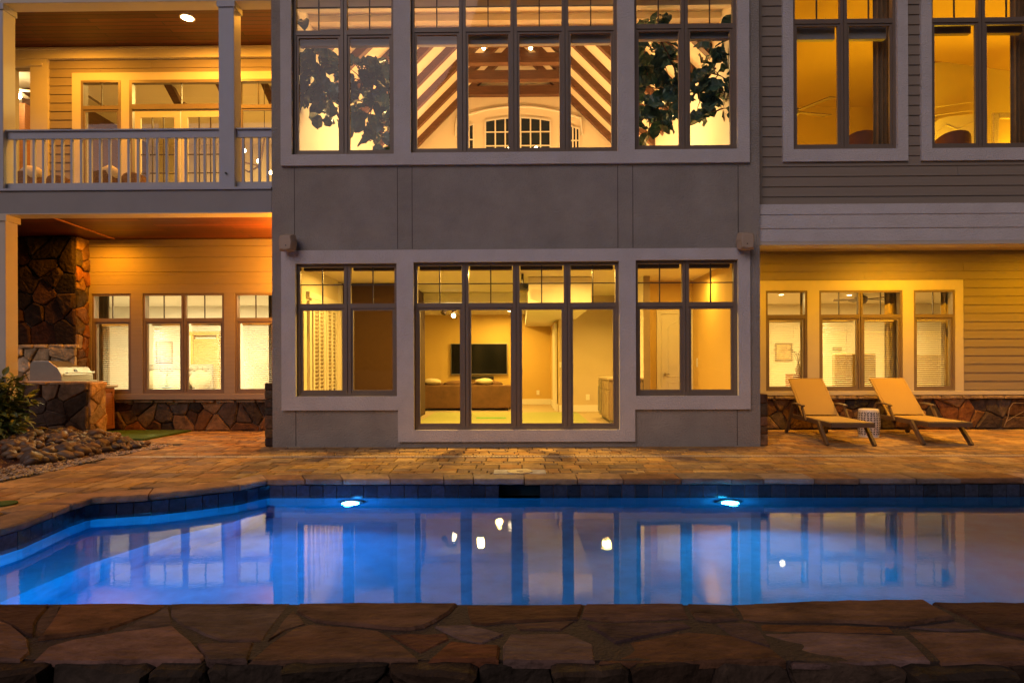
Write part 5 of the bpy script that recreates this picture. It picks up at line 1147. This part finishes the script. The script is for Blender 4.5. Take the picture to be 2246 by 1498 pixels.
X, Z = U(1741,247,2.0); fan(X, 2.0, Z, 8.0, 'dark ceiling fan inside the first upper window of the right wing', 5, .78)
for px, py, z_, lb in ((1714,646,CZ,'lit downlight seen in the right wing window nearest the bay'),(1863,647,CZ,'lit downlight left of the fan behind the double window')):
    X, Y = at_z(px, py, z_); Y = min(Y, 6.3); downlight(X, Y, z_, .06, lb)
# armchairs upstairs
def armchair(px, Y, lb):
    X = UX(px, Y, 320); t = thing('armchair', lb, 'armchair', (X, Y, 4.3), 'barrel armchairs upstairs'); zt_ = UZ(300, Y, px)
    m = MB(); n = 14; vs = []
    for r, dz0 in ((.36,0),(.26,0)):
        for z_k in (0, 1):
            for i in range(n+1):
                a = math.pi*(1.0+i/n); top = zt_-(abs(i-n/2)/(n/2))**2.4*.28
                vs.append((X+r*math.cos(a), Y+r*math.sin(a)+.05, top if z_k else 4.5))
    k = n+1; fs = [(i,i+1,k+i+1,k+i) for i in range(n)]+[(2*k+i,3*k+i,3*k+i+1,2*k+i+1) for i in range(n)]+[(k+i,k+i+1,3*k+i+1,3*k+i) for i in range(n)]
    m.add(vs, fs); m.build('backrest', M['armchair'], t, smooth=True); MB().lathe([(0,4.5),(.33,4.5),(.34,4.7),(.3,4.76),(0,4.78)], X, Y+.05, 20).build('seat', M['armchair'], t, smooth=True)
    for sx2 in (-.2,.2):
        for sy2 in (-.2,.2): MB().tube([(X+sx2,Y+.05+sy2,4.5),(X+sx2*1.15,Y+.05+sy2*1.15,4.3)], [.025,.015]).build('leg', M['black'], t)
armchair(1880, .95, 'rust-brown barrel armchair in the first upper window of the right wing'); armchair(2080, .95, 'rust-brown barrel armchair at the bottom of the far upper right window')
# arched headboard / panel and mirror in the far upper right room
m = MB(); Yh = 3.3
pts = [U(p[0],p[1],Yh) for p in ((2040,345),(2043,275),(2060,262),(2080,256),(2105,254),(2135,250),(2150,252),(2150,345))]
m.add([(p[0],Yh,p[1]) for p in pts]+[(p[0],Yh+.06,p[1]) for p in pts], [tuple(range(8))]+[(i,i+8,(i+1)%8+8,(i+1)%8) for i in range(8)])
pa = [U(p[0],p[1],Yh-.01) for p in ((2055,340),(2058,290),(2075,275),(2100,285),(2130,270),(2145,268))]; m.tube([(p[0],Yh-.012,p[1]) for p in pa], .014, 6)
for pb in (((2040,237),(2150,222)), ((2040,255),(2150,240))): a = U(*pb[0],Yh-.01); b_ = U(*pb[1],Yh-.01); m.bar((a[0],Yh-.0,a[1]),(b_[0],Yh-.0,b_[1]),.02,.012)
m.build('arched_headboard', M['wall_cream'], label='cream arched panelled headboard inside the far upper right window', cat='headboard')
a = U(2176,345,2.9); b_ = U(2236,248,2.9); t = thing('framed_mirror', 'gold framed mirror inside the far upper right window', 'mirror', ((a[0]+b_[0])/2,2.9,a[1]))
m = MB(); x0, x1, z1 = a[0], b_[0]+.3, b_[1]; z0 = z1-1.4; m.box(x0,x0+.13,2.87,2.93,z0,z1); m.box(x1-.13,x1,2.87,2.93,z0,z1); m.box(x0+.13,x1-.13,2.87,2.93,z1-.13,z1); m.box(x0+.13,x1-.13,2.87,2.93,z0,z0+.13); m.build('frame', M['granite'], t, bevel=.02); B(x0+.13,x1-.13,2.895,2.9,z0+.13,z1-.13).build('glass', M['screen'] if False else M['wall_gold'], t)
# bedroom behind the left wing blinds
t = thing('bed', 'cream bed with tufted headboard behind the blinds of the left wing', 'bed', (-7.6, 5.2, FZ))
x0, x1 = U(235,800,4.9)[0], U(400,800,4.9)[0]; zt_ = UZ(800,4.9,300)
hbm = MB(); hbm.box(x0, x1, 6.3, 6.42, FZ, zt_)
for i in range(12):
    for j in range(5): hbm.blob((x0+(x1-x0)*(i+.5+.5*(j%2))/12.5, 6.3, zt_-.1-j*.15), (.09,.035,.07), i, 8, 5, 0)
hbm.build('headboard', mat('grey_linen', (.42,.38,.32), .9, .1), t, smooth=True); B(x0+.1, x1-.1, 4.0, 6.28, FZ+.1, FZ+.6).build('mattress', M['white'], t, bevel=.06)
for i in range(3): MB().blob((x0+.5+i*.6, 6.05, FZ+.85), (.33,.12,.24), 70+i, 14, 8, .1).build('pillow', M['cushion'], t, smooth=True)
def picture(px0, px1, py0, py1, Y, lb, c=(.3,.22,.12)):
    a = U(px0,py1,Y); b_ = U(px1,py0,Y); t = thing('framed_picture', lb, 'picture', ((a[0]+b_[0])/2,Y,a[1]))
    m = MB(); f = .035; m.box(a[0],a[0]+f,Y-.03,Y,a[1],b_[1]); m.box(b_[0]-f,b_[0],Y-.03,Y,a[1],b_[1]); m.box(a[0]+f,b_[0]-f,Y-.03,Y,b_[1]-f,b_[1]); m.box(a[0]+f,b_[0]-f,Y-.03,Y,a[1],a[1]+f); m.build('frame', M['cab'], t)
    B(a[0]+f,b_[0]-f,Y-.012,Y-.002,a[1]+f,b_[1]-f).build('print', mat('picture_print', c, .7, .6, 5), t)
picture(343,380,750,798,6.59,'small framed picture seen through the left blind of the double window', (.5,.42,.3))
m = MB(); a = U(425,870,6.5); b_ = U(475,760,6.5); m.box(a[0], b_[0], 6.5, 6.58, FZ, b_[1]+.2); m.box(a[0]-.07,a[0],6.48,6.58,FZ,b_[1]+.3); m.box(b_[0],b_[0]+.07,6.48,6.58,FZ,b_[1]+.3); m.box(a[0]-.1,b_[0]+.1,6.47,6.58,b_[1]+.3,b_[1]+.4)
hb(m, 'bedroom_door', 'wall_gold')
m = MB(); a = U(555,870,5.6); m.box(a[0], a[0]+1.4, 5.6, 6.3, FZ, UZ(788,5.6,560)); m.build('dresser', M['wall_cream'], label='cream dresser behind the blind beside the stucco bay', cat='dresser', bevel=.02)
# right wing lower room
picture(1700,1737,753,792,6.79,'small framed flower picture behind the blind nearest the bay', (.55,.4,.2))
picture(1826,1845,762,770,6.79,'tiny framed picture behind the left half of the double window', (.5,.35,.15))
a = U(1831,775,4.4); b_ = U(1932,860,4.4); m = MB(); m.box(a[0], b_[0]-.1, 4.4, 4.55, FZ, a[1]); m.build('headboard', M['sofa'] if False else mat('olive_panel', (.42,.30,.13), .9, .1), label='plain olive headboard behind the double window blinds', cat='headboard', bevel=.03)
a = U(2003,778,4.6); m = MB(); m.box(a[0], a[0]+.75, 4.6, 5.1, FZ, a[1]); m.build('tall_chest', mat('tan_chest', (.45,.32,.14), .7, .1), label='tan chest behind the blind of the rightmost lower window', cat='chest', bevel=.02)
X, Z = U(1751,800,3.6); t = thing('vase_of_twigs', 'small vase of twigs on a stand behind the blind nearest the bay', 'vase', (X,3.6,Z-.2))
m = MB(); m.lathe([(0,Z-.2),(.05,Z-.2),(.07,Z-.1),(.03,Z),(.035,Z+.03)], X, 3.6, 14); m.build('vase', M['cab'], t, smooth=True); m = MB(); rr = random.Random(8)
for k in range(8): m.tube([(X,3.6,Z),(X+rr.gauss(0,.06),3.6+rr.gauss(0,.05),Z+.2),(X+rr.gauss(0,.12),3.6+rr.gauss(0,.1),Z+.36)], .004, 4)
m.build('twigs', M['bark'], t)
B(X-.2,X+.2,3.4,3.8,FZ,Z-.2).build('vase_stand', M['woodwarm'], label='wooden stand carrying the vase of twigs', cat='stand', bevel=.01)
# balcony: wicker chairs
def wick(px, pt, lb, w_=.6, Y=1.25, cush=True):
    X = UX(px, Y, 390); zf = zbm1+.04; zt_ = UZ(pt, Y, px); t = thing('wicker_chair', lb, 'wicker chair', (X,Y,zf), 'wicker chairs on the balcony')
    m = MB(); n = 10; k = n+1; vs = []
    for r in (w_/2, w_/2-.06):
        for q in (0, 1):
            for i in range(k): a = math.pi*(1+i/n); vs.append((X+r*math.cos(a), Y+r*math.sin(a)*.8+.2, zt_-(abs(i-n/2)/(n/2))**2*.12 if q else zf+.1))
    m.add(vs, [(i,i+1,k+i+1,k+i) for i in range(n)]+[(2*k+i,3*k+i,3*k+i+1,2*k+i+1) for i in range(n)]+[(k+i,k+i+1,3*k+i+1,3*k+i) for i in range(n)]); m.build('backrest', M['wicker'], t)
    B(X-w_/2+.06, X+w_/2-.06, Y-.0, Y+.5, zf+.1, zf+.36).build('seat', M['wicker'], t, bevel=.02)
    if cush: MB().blob((X+.1,Y+.05,zt_-.02), (.2,.09,.13), px, 14, 8, .1).build('cushion', M['cushion'], t, smooth=True)
    for sx2 in (-1,1):
        for y2 in (Y-.0, Y+.42): B(X+sx2*(w_/2-.1)-.02, X+sx2*(w_/2-.1)+.02, y2, y2+.04, zf, zf+.1).build('leg', M['black'], t)
wick(52, 376, 'wicker chair with cream cushion at the far left of the balcony'); wick(118, 384, 'low wicker chair behind the sixth to eighth balusters', .5, cush=False); wick(225, 375, 'wicker chair with pale cushion in the middle of the balcony', .62); wick(285, 378, 'wicker chair just left of the glazed balcony door', .5, cush=False)
# hanging lantern seen at the right end of the balcony
X, Z = U(555,350,3.6); t = thing('geometric_chandelier', 'open geometric brass chandelier with lit bulbs behind the right end of the balcony rail', 'chandelier', (X,3.6,Z-.3))
m = MB(); A = [U(580,305,3.6),U(571,363,3.6),U(546,378,3.6),U(535,372,3.6)]; 
for p, q in zip(A[:-1], A[1:]): m.bar((p[0],3.6,p[1]),(q[0],3.6,q[1]),.03,.03)
a = U(536,358,3.6); b_ = U(570,366,3.6); m.bar((a[0],3.55,a[1]),(b_[0],3.55,b_[1]),.03,.03); m.bar((A[0][0],3.6,A[0][1]),(A[0][0],3.6,8),.012,.012); m.build('frame', M['lframe'], t)
for px, py in ((536,331),(567,354),(594,379)): a = U(px,py,3.55); MB().blob((a[0],3.55,a[1]), (.035,.035,.045), 1, 10, 8, 0).build('bulb', M['bulb'], t, smooth=True)
# ------------------------------------------------------------------ lamps of the house and added fill (warm)
WARM, AMB, DEEP, CREAM = (1,.60,.11), (1,.385,.03), (1,.33,.008), (1,.80,.42)
def ceil_light(x, y, z, e, c, s=.5, nm='ceiling_light'): light(nm, (x, y, z), e, c, s)
ceil_light(-1.0, 5.6, 2.8, 115, WARM, .16); ceil_light(-.6, 7.6, 2.8, 85, WARM, .16); ceil_light(-.7, 1.3, 3.0, 200, (1,.55,.10), .14); ceil_light(1.0, 1.2, 3.0, 110, (1,.55,.10), .14); ceil_light(-2.9, 1.3, 3.0, 60, (1,.55,.10), .12); ceil_light(2.0, 4.3, 2.45, 40, WARM, .2); ceil_light(3.3, 1.8, 3.0, 26, WARM, .12)
for x, e in ((-8.8,160), (-7.1,105), (-5.2,50)): ceil_light(x, 4.6, 2.9, e, CREAM, .2)
for x in (5.2, 7.2, 9.2): ceil_light(x, 4.6, 2.9, 105, (1,.68,.22), .18)
for x, y in ((-2, 3), (2, 3), (-1.8, 6.5), (1.8, 6.5)): ceil_light(x, y, 7.4, 100, (1,.66,.28), .4)
for x, y, e in ((-2.4,2.9,78),(0,2.6,110),(2.4,2.9,78),(-1,6,330),(1.4,6,330)): light('great_room_fill', (x, y, 5.1), e, (1,.67,.24), .3, kind='POINT')  # fill points added out of sight below the sill to brighten the ceiling
ceil_light(-6.4, 5, 7.9, 330, (1,.64,.16), .6); ceil_light(-8.8, 3.6, 7.6, 50, (1,.60,.15), .4)
for x, y, e in ((5.2,2.2,140),(8,2.2,150),(10.6,2.6,230)): light('wing_room_fill', (x, y, 5.2), e, (1,.56,.015), .25, kind='POINT')  # added fill points with no fixture, lifting the dim upper right room
# porch lamps
light('balcony_downlight', (BALC[0], BALC[1], UZC-.03), 120, AMB, .2); light('balcony_downlight', (-4.6, BALC[1], UZC-.03), 95, AMB, .2); light('balcony_downlight', (-8.8, BALC[1], UZC-.03), 90, AMB, .2)
t = thing('wall_sconce', 'small bronze wall sconce on the left side wall of the stucco bay', 'wall light', (BX0-.1, 1.5, 3.1))
B(BX0-.06, BX0-.003, 1.42, 1.58, 3.0, 3.3).build('backplate', M['lframe'], t); B(BX0-.16, BX0-.06, 1.43, 1.57, 3.05, 3.25).build('lamp_glass', M['bulb'], t)
light('sconce_glow', (BX0-.25, 1.5, 3.15), 330, DEEP, .12, kind='POINT')
light('grill_downlight', (-8.3, 1.8, 3.85), 60, DEEP, .15)
X, Y = 7.5, 1.25
downlight(X, Y, 3.62, .1, 'recessed downlight in the porch soffit above the loungers'); light('porch_downlight', (X, Y, 3.58), 135, (1,.42,.006), .12)
light('porch_downlight', (10.6, 1.25, 3.58), 85, (1,.42,.006), .18)
light('porch_downlight', (4.7, 1.25, 3.58), 45, (1,.42,.012), .18)
